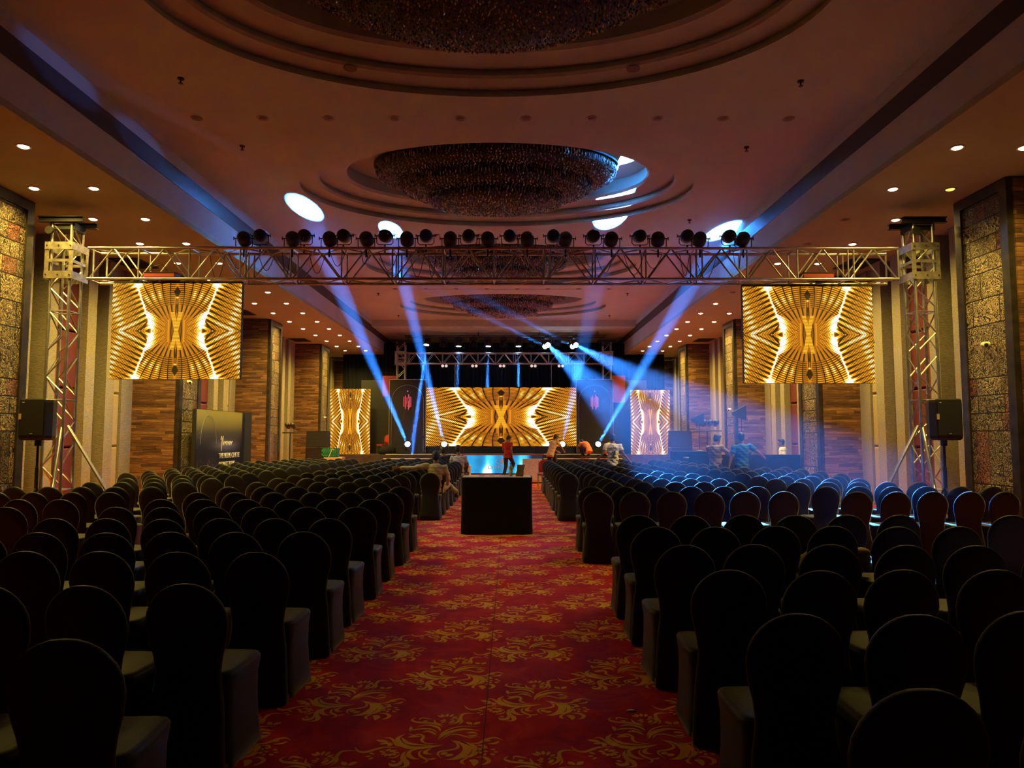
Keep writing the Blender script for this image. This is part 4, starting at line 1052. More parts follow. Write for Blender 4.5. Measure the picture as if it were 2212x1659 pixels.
# one uncovered red banquet chair at the front row
def banquet_chair(label, loc, rz):
    t = thing('banquet_chair', label, 'chair', loc, rz)
    m_ = MB(); m_.rings([super_ring(0, y, z, hx, .03, 18, 3) for z, hx, y in ((.52, .17, -.0), (.65, .19, -.02), (.78, .195, -.04), (.86, .17, -.05), (.91, .11, -.06), (.93, .03, -.06))])
    m_.build('backrest', 'red_paint', t, smooth='all')
    MB().bb(-.21, .21, .03, .45, .42, .48).build('seat', 'red_paint', t)
    for x, y in ((-.19, .0), (.19, .0)): MB().tube((x, y-.03, 0), (x*.98, y, .88), .012, 8).build('back_frame', 'chair_metal', t)
    for x, y in ((-.19, .43), (.19, .43)): MB().tube((x, y, 0), (x, y, .43), .012, 8).build('leg', 'chair_metal', t)
    return t
banquet_chair('uncovered dark red banquet chair at the aisle end of the front right row', (1.10, 22.75, 0), .05)
banquet_chair('red banquet chair on the stage behind a black bag, far left', (-5.85, 34.3, ZST-.06), 2.4)
bag = MB(); bag.lathe([(.0, 0), (.42, 0), (.50, .10), (.46, .26), (.30, .40), (.12, .46), (0, .47)], 18, Matrix.Diagonal((1, .6, 1, 1)))
for i, v in enumerate(bag.v): bag.v[i] = (v[0]+.05*math.sin(v[2]*21+v[0]*9), v[1], v[2]*(1+.12*math.sin(v[0]*11)))
bg = bag.build('black_bag', 'black_cloth', smooth='all'); bg.location = (-5.62, 33.62, ZST-.06); tag(bg, 'slumped black equipment bag on the deck before a red chair', 'bag')
for x, y, lb in ((-4.95, 33.0, 'small black floor monitor speaker on the deck, left one'), (1.33, 32.6, 'small black floor monitor speaker on the deck, right one'), (-2.3, 32.7, 'small black floor monitor speaker on the deck, beside the second beam light')):
    o = MB().prism([(-.2, 0), (.2, 0), (.2, .12), (-.02, .36), (-.2, .36)], 0, -.22, .22).build('monitor_speaker', 'black_plastic', None); o.location = (x, y, ZST); tag(o, lb, 'speaker', 'floor monitor speakers')

# ------------------------------------------------------------------ table in the aisle
tb = thing('covered_table', 'table under a floor-length black cloth standing in the middle of the aisle', 'table', (-.22, 12.62, 0))
m_ = MB(); w_, d_, h_ = .61, .38, .955
m_.rings([super_ring(0, 0, z, w_*k, d_*k, 40, 14) for z, k in ((0.004, 1.0), (.05, 1.004), (.3, .992), (.6, .985), (.9, .99), (h_-.02, 1.0), (h_, .99))])
m_.build('tablecloth', 'black_cloth', tb, smooth=True)
MB().bb(-w_*.96, w_*.96, -d_*.94, d_*.94, h_, h_+.006).build('tabletop', 'paper_white', tb)
zt = h_+.007
o = quad('printed_sheets', [(-.58, -.34, 0), (.22, -.34, 0), (.22, .33, 0), (-.58, .33, 0)], 'printed_sheets'); o.location = (-.22, 12.62, zt+.002)
tag(o, 'row of printed colour sheets lying on the black-clothed table', 'papers')
bo = thing('water_bottle', 'clear plastic water bottle standing on the black-clothed table', 'bottle', (.02, 12.6, zt))
MB().lathe([(0, 0), (.032, 0), (.034, .03), (.032, .11), (.034, .15), (.014, .19), (.013, .205), (0, .205)], 16).build('body', 'bottle_clear', bo, smooth=True)
MB().lathe([(.0, .205), (.016, .205), (.016, .228), (0, .228)], 12).build('cap', 'print_blue', bo)
MB().lathe([(.0355, .06), (.0355, .10), (.034, .10), (.034, .06)], 16).build('paper_label', 'paper_white', bo)
pb = MB(); pb.rings([super_ring(.012*k_, 0, z, .065+.006*math.sin(z*40), .045, 12, 7) for k_, z in ((0, 0), (.5, .05), (1, .1), (1.8, .16), (2.4, .20))])
pb = pb.build('paper_bag', 'paper_bag', smooth='all'); pb.location = (.17, 12.55, zt); tag(pb, 'crumpled brown paper bag standing at the right end of the table', 'bag')
# cable and litter on the carpet
o = MB().path([(-1.28 + .2*i, 12.05 + .05*math.sin(i*.9) + (.1 if i in (0, 14) else 0), .007) for i in range(13)], .007, 6).build('floor_cable', 'paper_white')
tag(o, 'white cable lying across the aisle carpet before the covered table', 'cable')
for (x, y, s_, lb) in ((-.93, 11.5, .05, 'white scrap of paper on the carpet left of the covered table'), (.73, 4.45, .028, 'small round white wrapper on the carpet near the right chairs')):
    o = MB().lathe([(0, 0), (s_, .001), (s_*.8, .006), (0, .008)], 9, Matrix.Diagonal((1, .5, 1, 1))).build('litter', 'paper_white'); o.location = (x, y, .003); tag(o, lb, 'litter')
# cream armchairs before the stage
def armchair(label, loc, rz=0):
    t = thing('armchair', label, 'armchair', loc, rz)
    MB().bb(-.40, .40, -.34, .38, .08, .42).build('seat', 'cream_leather', t)
    MB().prism([(-.40, .1), (-.24, .1), (-.24, .86), (-.44, .86)], 0, -.34, .34).build('backrest', 'cream_leather', t)
    for s_ in (-1, 1): MB().bb(s_*.42-.09, s_*.42+.09, -.38, .40, .05, .62).build('armrest', 'cream_leather', t)
    for x in (-.42, .42):
        for y in (-.34, .36): MB().bb(x-.03, x+.03, y-.03, y+.03, 0, .05).build('foot', 'black_plastic', t)
    return t
armchair('cream armchair before the stage, right of the aisle', (.80, 25.9, 0), 0)
armchair('cream armchair before the stage, mostly hidden by the left chairs', (-1.92, 25.9, 0), 0)

# ------------------------------------------------------------------ speakers on stands
def stand_speaker(lb, x, y):
    t = thing('speaker_stand', 'black tripod stand carrying the loudspeaker by the %s truss tower' % lb, 'speaker stand', (x, y, 0))
    MB().tube((0, 0, .35), (0, 0, 1.58), .019, 10).tube((0, 0, .55), (0, 0, 1.15), .027, 10).build('pole', 'black_plastic', t, smooth=True)
    for k in range(3):
        a = k*2*PI/3 + .5
        MB().tube((0, 0, .85), (.48*math.cos(a), .48*math.sin(a), .02), .014, 8).build('leg', 'black_plastic', t)
        MB().tube((0, 0, .42), (.27*math.cos(a), .27*math.sin(a), .38), .010, 6).build('brace', 'black_plastic', t)
    MB().tube((0, 0, 1.50), (0, 0, 1.60), .05, 12).build('collar', 'black_plastic', t)
    s_ = thing('loudspeaker', 'large black loudspeaker on a tripod stand before the %s truss tower' % lb, 'speaker', (x, y, 1.59))
    R_ = [(-.21, -.17), (.21, -.17), (.25, -.05), (.16, .19), (-.16, .19), (-.25, -.05)]
    m_ = MB(); m_.rings([[(a*k, b*k, z) for a, b in R_] for z, k in ((0, .86), (.03, .97), (.07, 1.0), (.60, 1.0), (.645, .97), (.66, .9))])
    m_.build('cabinet', 'black_plastic', s_)
    MB().bb(-.185, .185, -.182, -.168, .08, .60).build('grille', 'speaker_grille', s_)
    MB().bb(-.205, -.165, -.19, -.182, .33, .42).build('sticker', 'wood_lath', s_); MB().bb(-.155, -.125, -.19, -.182, .595, .605).build('sticker', 'paper_white', s_)
    MB().bb(-.02, .02, -.19, -.182, .10, .108).build('badge', 'paper_white', s_)
stand_speaker('left', -7.55, 11.55); stand_speaker('right', 6.98, 11.55)
# PA stacks beside the side screens
for s_, x, y in (('left', -8.02, 30.2), ('right', 7.15, 30.2)):
    t = thing('speaker_stack', 'black loudspeaker on a flight case beside the tall %s screen' % s_, 'speaker', (x, y, 0))
    MB().bb(-.42, .42, -.35, .35, .0, 1.18).build('flight_case', 'black_plastic', t)
    MB().bb(-.43, -.41, -.36, .36, .06, 1.18).bb(.41, .43, -.36, .36, .06, 1.18).bb(-.43, .43, -.36, -.34, 1.14, 1.19).build('case_edge', 'dark_metal', t)
    MB().prism([(-.44, 1.20), (.44, 1.20), (.42, 1.88), (-.42, 1.88)], 1, -.3, .3).build('speaker_cabinet', 'speaker_grille', t)
    for q in (1.22, 1.55): MB().bb(-.40, .40, -.305, -.30, q, q+.01).build('cabinet_seam', 'dark_metal', t)
cr = thing('crate', 'green plastic crate standing on a pale box left of the tall left screen', 'crate', (-6.95, 28.0, .86))
m_ = MB(); m_.bb(-.30, .30, -.2, .2, 0, .02)
for a in (-.30, .28): m_.bb(a, a+.02, -.2, .2, 0, .34)
for b in (-.2, .18): m_.bb(-.30, .30, b, b+.02, .0, .06).bb(-.30, .30, b, b+.02, .30, .34).bb(-.30, .30, b, b+.02, .15, .20)
for i in range(7): m_.bb(-.28+i*.09, -.25+i*.09, -.2, -.18, .0, .34)
m_.bb(-.27, .27, -.16, .16, .02, .27); m_.build('shell', 'plastic_green', cr)
MB().tube((-.05, -.24, -.1), (.12, -.21, .33), .012, 6).build('strap', 'paper_white', cr)
bx = box_thing('pale_box', 'pale carton box under the green crate behind the left chairs', 'box', -7.15, -6.45, 27.75, 28.3, 0, .855, 'carton')

# ------------------------------------------------------------------ standee at the left wall
st = thing('display_board', 'tall printed board by the left wall reading THE NERVE CENTRE OF WEST PUNE', 'display board', (-7.97, 19.8, 0))
a0, b0 = (-.02, -1.52), (.03, 1.55)      # near and far ends (x, y) relative
MB().prism([(-.10, -1.52), (.0, -1.52), (.03, 1.55), (.03, 1.75), (.20, 1.80), (.20, 1.86), (-.10, 1.86)], 2, 0, 2.36).build('board', 'black_paint', st)
quad('print', [(.006, -1.51, .01), (.034, 1.54, .01), (.034, 1.54, 2.35), (.006, -1.51, 2.35)], 'standee_print', st)
MR = Matrix.Rotation(PI/2, 4, 'Z') @ UPR
for tx, z in (('THE NERVE CENTRE', 1.06), ('OF WEST PUNE', .82)):
    text_obj('title_text', tx, .19, 'print_white', st, Matrix.Translation((.037, -.10, z)) @ MR, bold=.006, sx=.86)
MB().path([(.036, .0 + .016*k + .03*math.sin(k*.9), 1.46 + .11*math.sin(k*.9+.5)*(1.9 if k < 9 else .55)) for k in range(52)], .007, 4).build('script_logo', 'print_white', st)
MB().path([(.03, -1.3+.5*(1-math.cos(PI*k/24)), 1.45+.78*math.sin(PI*k/24)) for k in range(25)], .006, 4).build('arch_line', 'silver_line', st)

# ------------------------------------------------------------------ right-hand control desk
box_thing('control_desk', 'long black-draped control desk before the right wall', 'desk', 5.15, 8.35, 20.6, 20.7, 0, 1.13, 'black_cloth')
box_thing('desk_shelf', 'black worktop behind the draped front of the control desk', 'worktop', 5.15, 8.35, 20.71, 21.4, 1.0, 1.04, 'black_plastic')
box_thing('side_counter', 'lower black counter left of the control desk carrying an antenna stand', 'counter', 5.2, 6.55, 22.6, 23.3, 0, 1.18, 'black_cloth')
def antenna(lb, x, y, z0, h_):
    t = thing('paddle_antenna', lb, 'antenna', (x, y, z0), group='black paddle antennas')
    MB().tube((0, 0, 0), (0, 0, h_), .012, 6).build('pole', 'black_plastic', t)
    MB().lathe([(0, 0), (.16, 0), (.15, .02), (.02, .05), (0, .05)], 12).build('base', 'black_plastic', t)
    e = MB(); P = [(.14, 0, h_+.30), (.14, 0, h_-.14), (-.26, 0, h_+.04), (-.26, 0, h_+.10)]
    for i in range(4): e.tube(P[i], P[(i+1) % 4], .016, 5)
    e.build('frame', 'black_plastic', t)
    MB().prism([(.14, h_+.29), (.14, h_-.13), (-.25, h_+.045), (-.25, h_+.09)], 1, -.006, .006).build('blade', 'speaker_grille', t)
antenna('black triangular paddle antenna on a stand, above the lower counter', 6.05, 22.9, 1.18, .92)
antenna('black triangular paddle antenna on a stand behind the man in blue', 6.78, 21.0, 1.04, 1.22)
def par_bar(lb, x, y, z, n, rz):
    t = thing('light_bar', lb, 'stage light', (x, y, z), rz)
    MB().tube((-.1-.19*n/2, 0, -.26), (.1+.19*n/2, 0, -.26), .02, 8).build('bar', 'black_plastic', t)
    MB().tube((0, 0, -z), (0, 0, -.26), .02, 8).build('pole', 'black_plastic', t)
    for k in range(3):
        a = k*2*PI/3+.4; MB().tube((0, 0, -z+.4), (.4*math.cos(a), .4*math.sin(a), -z+.02), .014, 6).build('leg', 'black_plastic', t)
    for i in range(n):
        xx = (i-(n-1)/2)*.2
        MB().lathe([(0, .2), (.06, .18), (.09, .08), (.09, -.12), (0, -.12)], 14, Matrix.Translation((xx, 0, 0)) @ Matrix.Rotation(1.25, 4, 'X')).build('can', 'black_plastic', t, smooth=True)
        MB().path([(xx-.09, 0, 0), (xx-.07, .02, -.2), (xx+.07, .02, -.2), (xx+.09, 0, 0)], .01, 5).build('yoke', 'truss_metal', t)
par_bar('row of black lamps on a stand before the right wall, behind the man in brown', 6.6, 24.0, 2.1, 4, .0)
par_bar('cluster of small black lamps on a stand between the left pillars', -8.2, 26.9, 2.05, 2, .0)
# wall cameras
for lb, x, y, z, s_ in (('small white security camera on the nearest right pillar', PR-.09, 11.6, 3.15, -1), ('small white security camera on the second left pillar', PL+.09, 18.5, 3.05, 1), ('small white security camera on the third right pillar', PR-.09, 25.3, 2.6, -1), ('small white security camera on the fourth left pillar', PL+.09, 32.2, 2.5, 1)):
    t = thing('security_camera', lb, 'camera', (x, y, z), group='wall security cameras')
    MB().tube((-s_*.05, 0, 0), (s_*.02, 0, 0), .045, 12).build('bracket', 'camera_white', t, smooth=True)
    MB().tube((s_*.02, .03, 0), (s_*.08, -.14, -.03), .04, 12).build('body', 'camera_white', t, smooth=True)
    MB().tube((s_*.079, -.138, -.03), (s_*.083, -.148, -.031), .03, 12).build('lens', 'black_plastic', t)
# ================================================================== PEOPLE
def remesh(mb, name, mat, parent, vox, smooth_it=0):
    me = bpy.data.meshes.new('tmp'); me.from_pydata([tuple(v) for v in mb.v], [], mb.f)
    bm = bmesh.new(); bm.from_mesh(me); bmesh.ops.recalc_face_normals(bm, faces=bm.faces); bm.to_mesh(me); bm.free()
    o = bpy.data.objects.new('tmp', me); COL.objects.link(o)
    md = o.modifiers.new('r', 'REMESH'); md.mode = 'VOXEL'; md.voxel_size = vox
    if smooth_it: sm = o.modifiers.new('s', 'SMOOTH'); sm.iterations = smooth_it; sm.factor = .5
    dg = bpy.context.evaluated_depsgraph_get(); me2 = bpy.data.meshes.new_from_object(o.evaluated_get(dg))
    bpy.data.objects.remove(o); me2.materials.clear(); me2.materials.append(MATS[mat]); me2.name = name
    me2.polygons.foreach_set('use_smooth', [True]*len(me2.polygons))
    r = bpy.data.objects.new(name, me2); COL.objects.link(r); r.parent = parent
    return r
def ellipsoid(mb, c, rad, M=None, n=14):
    M = M or Matrix.Identity(3); c = Vector(c); rs = []
    for i in range(1, n):
        a = PI*i/n
        rs.append([c + M @ Vector((rad[0]*math.sin(a)*math.cos(2*PI*k/n), rad[1]*math.sin(a)*math.sin(2*PI*k/n), rad[2]*math.cos(a))) for k in range(n)])
    mb.rings(rs)
DEF = dict(pelvis=(0, 0, .94), waist=(0, .01, 1.08), chest=(0, .0, 1.28), neck=(0, -.01, 1.45), head=(0, .03, 1.59),
           sr=(.175, -.01, 1.395), er=(.23, -.03, 1.12), wr=(.235, .05, .88), sl=(-.175, -.01, 1.395), el=(-.23, -.03, 1.12), wl=(-.235, .05, .88),
           hr=(.085, 0, .90), kr=(.10, .02, .49), ar=(.105, -.03, .085), hl=(-.085, 0, .90), kl=(-.10, .02, .49), al=(-.105, -.03, .085))
SIT = dict(pelvis=(0, .13, .56), waist=(0, .10, .68), chest=(0, .06, .90), neck=(0, .05, 1.07), head=(0, .08, 1.21), sr=(.175, .05, 1.02), sl=(-.175, .05, 1.02),
           er=(.22, .16, .78), wr=(.12, .38, .68), el=(-.22, .16, .78), wl=(-.12, .38, .68), hr=(.09, .16, .55), kr=(.11, .58, .53), ar=(.12, .56, .09), hl=(-.09, .16, .55), kl=(-.11, .58, .53), al=(-.12, .56, .09))
def person(label, loc, rz, pose, shirt, trousers='trousers_dark', sleeve=.5, head_rot=(0, 0), scale=1.0, base=DEF, curl=.5, hairy=True, hands=None, foot_dir=None, hem=0.0):
    J = dict(base); J.update(pose); J = {k: Vector(v) for k, v in J.items()}
    t = thing('person', label, 'person', loc, rz); t.scale = (scale,)*3
    up = (J['neck']-J['chest']).normalized()
    lat = (J['sr']-J['sl']).normalized(); lath = (J['hr']-J['hl']).normalized()
    def torso(mb, off, zend=0.0):
        spec = [('pelvis', .150, .105, lath), ('waist', .135, .095, lath.lerp(lat, .4)), ('chest', .160, .112, lat), ('sh', .150, .090, lat), ('neck', .062, .058, lat)]
        rs = []; P = [J['pelvis'], J['waist'], J['chest'], (J['sr']+J['sl'])/2, J['neck'] - up*.01]
        P0 = P[0] - (P[1]-P[0]).normalized()*(.07+zend); P = [P0] + P; spec = [('b', .150, .110, lath)] + spec
        pts, rad, lats = [], [], []
        for i in range(len(P)-1):
            for q in range(3):
                f = q/3; pts.append(P[i].lerp(P[i+1], f)); rad.append((spec[i][1]*(1-f)+spec[i+1][1]*f, spec[i][2]*(1-f)+spec[i+1][2]*f)); lats.append(spec[i][3].lerp(spec[i+1][3], f).normalized())
        pts.append(P[-1]); rad.append(spec[-1][1:3]); lats.append(lat)
        for i, p in enumerate(pts):
            d = (pts[min(i+1, len(pts)-1)]-pts[max(i-1, 0)]).normalized(); x = (lats[i]-d*lats[i].dot(d)).normalized(); y = d.cross(x)
            rs.append([p + x*math.cos(2*PI*k/18)*(rad[i][0]+off) + y*math.sin(2*PI*k/18)*(rad[i][1]+off) for k in range(18)])
        mb.rings(rs)
    b = MB(); torso(b, 0)
    b.path([J['chest'].lerp(J['neck'], .7), J['neck'], J['head']-(J['head']-J['neck'])*.2], [.06, .055, .052], 12)
    # head
    hy, hp = head_rot; HM = (Matrix.Rotation(hy, 3, 'Z') @ Matrix.Rotation(hp, 3, 'X'))
    hc = J['head']
    def hp_(v): return hc + HM @ Vector(v)
    ellipsoid(b, hp_((0, -.015, .03)), (.076, .095, .090), HM)
    ellipsoid(b, hp_((0, .015, -.03)), (.062, .075, .085), HM)
    ellipsoid(b, hp_((0, .045, -.085)), (.036, .035, .028), HM)
    b.path([hp_((0, .078, .02)), hp_((0, .10, -.022)), hp_((0, .088, -.036))], [.008, .014, .013], 8)
    ellipsoid(b, hp_((0, .082, .035)), (.045, .012, .008), HM, 8)
    ellipsoid(b, hp_((0, .080, -.062)), (.024, .013, .006), HM, 8); ellipsoid(b, hp_((0, .078, -.073)), (.021, .013, .007), HM, 8)
    for s_ in (-1, 1): ellipsoid(b, hp_((s_*.077, -.005, -.01)), (.010, .018, .030), HM, 8)
    # arms and hands
    for s_, sh, el, wr in ((1, 'sr', 'er', 'wr'), (-1, 'sl', 'el', 'wl')):
        S_, E_, W_ = J[sh], J[el], J[wr]
        b.path([S_ + (J['chest']-S_)*.12, S_, S_.lerp(E_, .5), E_, E_.lerp(W_, .4), W_], [.05, .050, .045, .036, .034, .024], 12)
        d = (W_-E_).normalized(); side = Vector((-s_, 0, 0)) - d*Vector((-s_, 0, 0)).dot(d)
        if side.length < .2: side = Vector((0, 1, 0)) - d*d.y
        side.normalize(); nrm = d.cross(side)*s_      # palm normal roughly
        if hands and hands.get(sh): side, nrm = (Vector(q).normalized() for q in hands[sh])
        thumb_side = nrm
        pal = [W_ + d*k for k in (0, .03, .06, .085)]
        rs = []
        for p, wv, tv in zip(pal, (.024, .034, .040, .038), (.018, .016, .014, .011)):
            rs.append([p + thumb_side*math.cos(2*PI*k/12)*wv + side*math.sin(2*PI*k/12)*tv for k in range(12)])
        b.rings(rs)
        for fi, (off, ln) in enumerate(((.029, .070), (.010, .080), (-.010, .075), (-.028, .060))):
            p = W_ + d*.08 + thumb_side*off; dd = d.copy(); pts = [p]
            for sg, fr in enumerate((.42, .32, .26)):
                dd = (dd + side*curl*(.28+.06*fi)).normalized(); p = p + dd*ln*fr; pts.append(p)
            b.path(pts, [.0095, .009, .0085, .007], 8)
        p = W_ + d*.025 + thumb_side*.028; dt = (d*.75 + thumb_side*.6 + side*.25).normalized()
        b.path([p, p+dt*.035, p+dt*.035+(dt+side*.35+d*.2).normalized()*.030], [.013, .011, .008], 8)
    # legs
    for s_, h, k, a in ((1, 'hr', 'kr', 'ar'), (-1, 'hl', 'kl', 'al')):
        b.path([J[h]+Vector((0, 0, .03)), J[h].lerp(J[k], .3), J[k], J[k].lerp(J[a], .35), J[a]], [.080, .076, .055, .052, .036], 12)
        fd = Vector(foot_dir) if foot_dir else Vector((0.12*s_, 1, 0)).normalized()
        b.path([J[a]-fd*.05+Vector((0, 0, -.035)), J[a]+fd*.05+Vector((0, 0, -.045)), J[a]+fd*.15+Vector((0, 0, -.055))], [.035, .034, .024], 10)
    body = remesh(b, 'body', 'skin', t, .0085, 2)
    # clothes
    c = MB(); torso(c, .016, .05+hem)
    for sh, el, wr in (('sr', 'er', 'wr'), ('sl', 'el', 'wl')):
        S_, E_, W_ = J[sh], J[el], J[wr]
        if sleeve <= .6: c.path([S_ + (J['chest']-S_)*.2, S_, S_.lerp(E_, .45), S_.lerp(E_, sleeve*1.3)], [.062, .068, .065, .066], 14)
        else: c.path([S_ + (J['chest']-S_)*.2, S_, S_.lerp(E_, .5), E_, E_.lerp(W_, .5), E_.lerp(W_, .92)], [.062, .066, .060, .052, .046, .038], 14)
    sh_o = remesh(c, 'shirt', shirt, t, .014, 2)
    for v in sh_o.data.vertices:      # loose folds
        q = v.co; v.co += v.normal*(.006*math.sin(q.z*46+q.x*23+1.3*math.sin(q.x*17)) + .003*math.sin(q.z*95))
    g = MB()
    lo_ = J['pelvis'] - (J['waist']-J['pelvis']).normalized()*.02
    rsx = []
    for p, rx, ry in ((J['pelvis'].lerp(J['waist'], .55), .145, .108), (J['pelvis'], .162, .120), (lo_.lerp((J['hr']+J['hl'])/2, .6), .165, .125)):
        rsx.append([p + lath*math.cos(2*PI*k/18)*rx + Vector((0, 1, 0))*math.sin(2*PI*k/18)*ry if abs(lath.y) < .5 else p + Vector((math.cos(2*PI*k/18)*rx, math.sin(2*PI*k/18)*ry, 0)) for k in range(18)])
    g.rings(rsx)
    for h, k, a in (('hr', 'kr', 'ar'), ('hl', 'kl', 'al')):
        g.path([J[h]+Vector((0, 0, .04)), J[h].lerp(J[k], .3), J[k], J[k].lerp(J[a], .5), J[a]+Vector((0, 0, .02))], [.096, .093, .074, .066, .062], 14)
    remesh(g, 'trousers', trousers, t, .014, 2)
    for s_, a in ((1, 'ar'), (-1, 'al')):
        fd = Vector(foot_dir) if foot_dir else Vector((0.12*s_, 1, 0)).normalized(); z_ = Vector((0, 0, 1))
        f_ = MB(); f_.path([J[a]-fd*.075+z_*-.040, J[a]-fd*.02-z_*.036, J[a]+fd*.08-z_*.046, J[a]+fd*.17-z_*.056, J[a]+fd*.20-z_*.062], [.036, .045, .040, .030, .016], 12)
        remesh(f_, 'shoe', 'shoe', t, .01, 1)
    if hairy:
        hmb = MB()
        ellipsoid(hmb, hp_((0, -.026, .045)), (.084, .098, .092), HM); ellipsoid(hmb, hp_((0, -.055, .0)), (.076, .065, .085), HM)
        ellipsoid(hmb, hp_((0, .035, .095)), (.066, .055, .034), HM)
        remesh(hmb, 'hair', 'hair', t, .009, 1)
    for s_ in (-1, 1):
        e = MB(); ellipsoid(e, hp_((s_*.030, .081, .012)), (.012, .007, .007), HM, 8); e.build('eye', 'hair', t, smooth='all')
    return t, J
# man in red walking past the front screen (seen from behind, half turned right)
person('man in a red polo shirt and dark trousers walking before the blue front screen', (-.08, 28.4, 0), -.55,
       dict(pelvis=(0, 0, .93), head=(.0, .09, 1.555), er=(.24, -.12, 1.14), wr=(.20, .02, .90), el=(-.22, .02, 1.13), wl=(-.16, .18, .95),
            kr=(.12, .26, .56), ar=(.11, -.02, .20), kl=(-.08, .0, .48), al=(-.09, -.16, .09)), 'shirt_red', head_rot=(-.4, -.5), scale=1.0)
# man in tan bending forward in front of the steps
person('man in a tan T-shirt and dark trousers leaning forward by the right steps', (1.70, 29.0, 0), -.75,
       dict(pelvis=(0, -.08, .93), waist=(0, -.02, 1.06), chest=(0, .08, 1.26), neck=(0, .16, 1.42), head=(0, .25, 1.54), sr=(.17, .13, 1.36), sl=(-.17, .13, 1.36),
            er=(.25, .30, 1.16), wr=(.20, .50, 1.02), el=(-.24, .28, 1.15), wl=(-.12, .48, 1.00), kr=(.12, .12, .50), kl=(-.10, -.1, .50), al=(-.11, -.30, .09)), 'shirt_tan', head_rot=(0, -.6), scale=1.04)
# man in orange crouching on the step, back to the hall
person('person in an orange T-shirt and dark trousers crouching over the right stage steps', (3.38, 31.45, .69), .5,
       dict(pelvis=(0, -.12, .38), waist=(0, -.05, .50), chest=(0, .12, .63), neck=(0, .28, .70), head=(0, .40, .70), sr=(.17, .22, .67), sl=(-.17, .22, .67),
            er=(.24, .38, .48), wr=(.15, .52, .26), el=(-.24, .38, .48), wl=(-.14, .52, .26), hr=(.09, -.12, .36), hl=(-.09, -.12, .36), kr=(.20, .26, .46), ar=(.14, .05, .085), kl=(-.20, .26, .46), al=(-.14, .05, .085)),
       'shirt_orange', head_rot=(0, -.9), scale=1.0)
person('person in a beige top crouching behind the man in the printed T-shirt', (4.28, 31.45, .69), -.4,
       dict(pelvis=(0, -.12, .38), waist=(0, -.05, .50), chest=(0, .12, .60), neck=(0, .28, .64), head=(0, .40, .62), sr=(.17, .22, .62), sl=(-.17, .22, .62),
            er=(.24, .38, .44), wr=(.15, .52, .24), el=(-.24, .38, .44), wl=(-.14, .52, .24), hr=(.09, -.12, .36), hl=(-.09, -.12, .36), kr=(.20, .26, .46), ar=(.14, .05, .085), kl=(-.20, .26, .46), al=(-.14, .05, .085)),
       'shirt_khaki', head_rot=(0, -.9), scale=.96)
# man in the printed T-shirt, leaning on two chairs
pw_, Jp = person('man in a pale printed T-shirt and jeans, arms spread, leaning on the chairs', (2.93, 20.42, 0), 0.0,
       dict(pelvis=(0, 0, .95), waist=(0, 0, 1.08), chest=(0, .02, 1.30), neck=(0, .03, 1.46), head=(0, .06, 1.60), sr=(.195, .02, 1.40), sl=(-.195, .02, 1.40),
            er=(.295, -.03, 1.15), wr=(.46, .04, .985), el=(-.295, -.03, 1.15), wl=(-.46, .04, .985)), 'shirt_white', 'jeans', sleeve=.42, scale=1.0, hem=.02)
def back_print(parent, y, z, s_, body, mat, size, x0, rot=0.0):
    return text_obj('shirt_print', body, size, mat, parent, Matrix.Translation((x0, y, z)) @ Matrix.Rotation(rot, 4, 'Y') @ UPR, extrude=.012, align='CENTER', bold=.002)
for ch_, xx, rr, zz in (('U', -.095, .25, 1.285), ('S', -.048, .12, 1.30), ('A', 0, 0, 1.306), ('R', .048, -.12, 1.30), ('O', .095, -.25, 1.285)):
    back_print(pw_, -.128, zz, 1, ch_, 'print_dark', .075, xx, -rr)
MB().bb(-.02, .05, -.142, -.125, 1.12, 1.20).bb(-.055, .0, -.142, -.125, 1.20, 1.225).bb(0, .05, -.142, -.125, 1.20, 1.25).build('shirt_print', 'print_blue', pw_)
MB().bb(-.085, -.055, -.14, -.122, 1.13, 1.175).build('shirt_print', 'print_rust', pw_)
for i, q in enumerate('WORKS'): back_print(pw_, -.125, 1.06-.006*abs(i-2), 1, q, 'print_dark', .055, -.07+.035*i)
# seated people
person('man in a khaki shirt sitting at the left aisle, arm along the chair tops', (-1.56, 15.22, 0), 0.0,
       dict(el=(-.50, -.05, .985), wl=(-.76, -.07, .99), sl=(-.18, .04, 1.03), sr=(.18, .04, 1.02), head=(.0, .07, 1.22), er=(.26, .10, .78), wr=(.22, .34, .62),
            kr=(.22, .60, .60), ar=(.42, .40, .42), kl=(-.05, .60, .53)), 'shirt_khaki', 'shirt_khaki', sleeve=.9, base=SIT, head_rot=(0, -.1))
person('man in a pale grey T-shirt sitting at the left aisle near the front', (-1.50, 21.1, 0), 0.0, dict(head=(-.02, .07, 1.235)), 'shirt_grey', 'trousers_dark', base=SIT, scale=1.03)
person('person in dark clothes with a camera sitting left of the man in grey', (-2.02, 22.0, 0), 0.4, dict(er=(.24, .2, .9), wr=(.10, .28, 1.12), el=(-.24, .2, .9), wl=(-.10, .28, 1.12)), 'trousers_dark', 'trousers_dark', base=SIT)
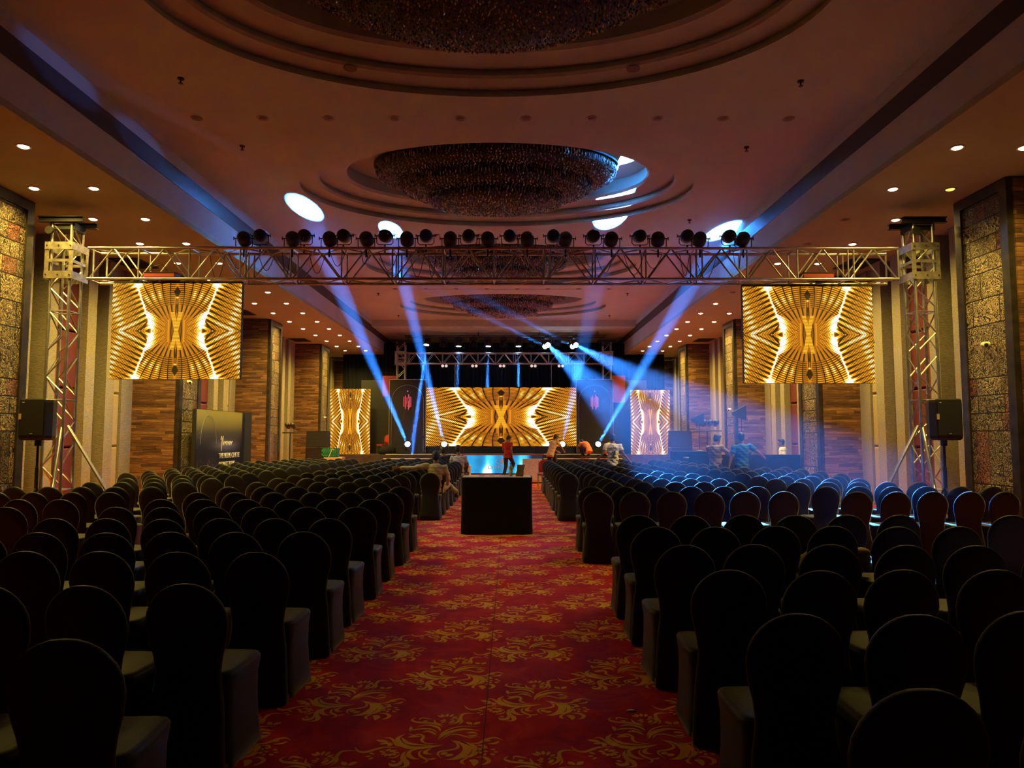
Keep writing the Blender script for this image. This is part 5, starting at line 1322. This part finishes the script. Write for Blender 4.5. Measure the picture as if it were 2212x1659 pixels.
person('man in a brown shirt standing at the control desk, reaching to the right', (5.15, 18.05, 0), -.75,
       dict(er=(.26, .20, 1.22), wr=(.24, .46, 1.18), el=(-.20, .12, 1.15), wl=(-.12, .36, 1.10), head=(.03, .08, 1.58)), 'shirt_brown', 'trousers_dark', sleeve=.9, head_rot=(-.3, -.3))
person('man in a bright blue T-shirt standing at the control desk with his back turned', (5.72, 17.75, 0), -.1,
       dict(er=(.40, .08, 1.24), wr=(.58, .28, 1.12), el=(-.26, -.06, 1.12), wl=(-.33, -.10, .87)), 'shirt_blue', 'jeans', head_rot=(-.1, 0), scale=1.02, hem=.04)
person('dark-haired person bending low behind the control desk', (7.38, 21.9, 0), 2.2,
       dict(pelvis=(0, -.1, .80), waist=(0, 0, .93), chest=(0, .1, 1.08), neck=(0, .22, 1.18), head=(0, .32, 1.26), sr=(.17, .17, 1.15), sl=(-.17, .17, 1.15), er=(.24, .34, 1.0), wr=(.2, .52, 1.08), el=(-.24, .34, 1.0), wl=(-.2, .52, 1.08), hr=(.09, -.1, .77), hl=(-.09, -.1, .77), kr=(.1, .1, .42), kl=(-.1, .1, .42)), 'trousers_dark', head_rot=(0, -.4))
person('man in a white shirt standing behind the right end of the control desk', (8.27, 21.8, 0), 1.3, dict(head=(0, .05, 1.57)), 'shirt_white', sleeve=.9, scale=.93)
# slumped sleeper among the right chairs
person('person in a beige shirt slumped low in a right block chair, shoulders showing either side', (2.70, 5.93, 0), 0.0,
       dict(pelvis=(0, .28, .56), waist=(0, .18, .60), chest=(0, .10, .68), neck=(0, .05, .76), head=(0, .14, .78), sr=(.21, .05, .72), sl=(-.21, .05, .72), er=(.30, .16, .60), wr=(.12, .36, .60), el=(-.27, .16, .62), wl=(-.12, .36, .60),
            hr=(.09, .30, .55), hl=(-.09, .30, .55), kr=(.13, .70, .58), kl=(-.13, .70, .58), ar=(.14, .72, .10), al=(-.14, .72, .10)), 'shirt_khaki', 'trousers_dark', sleeve=.9, base=SIT, scale=.95)
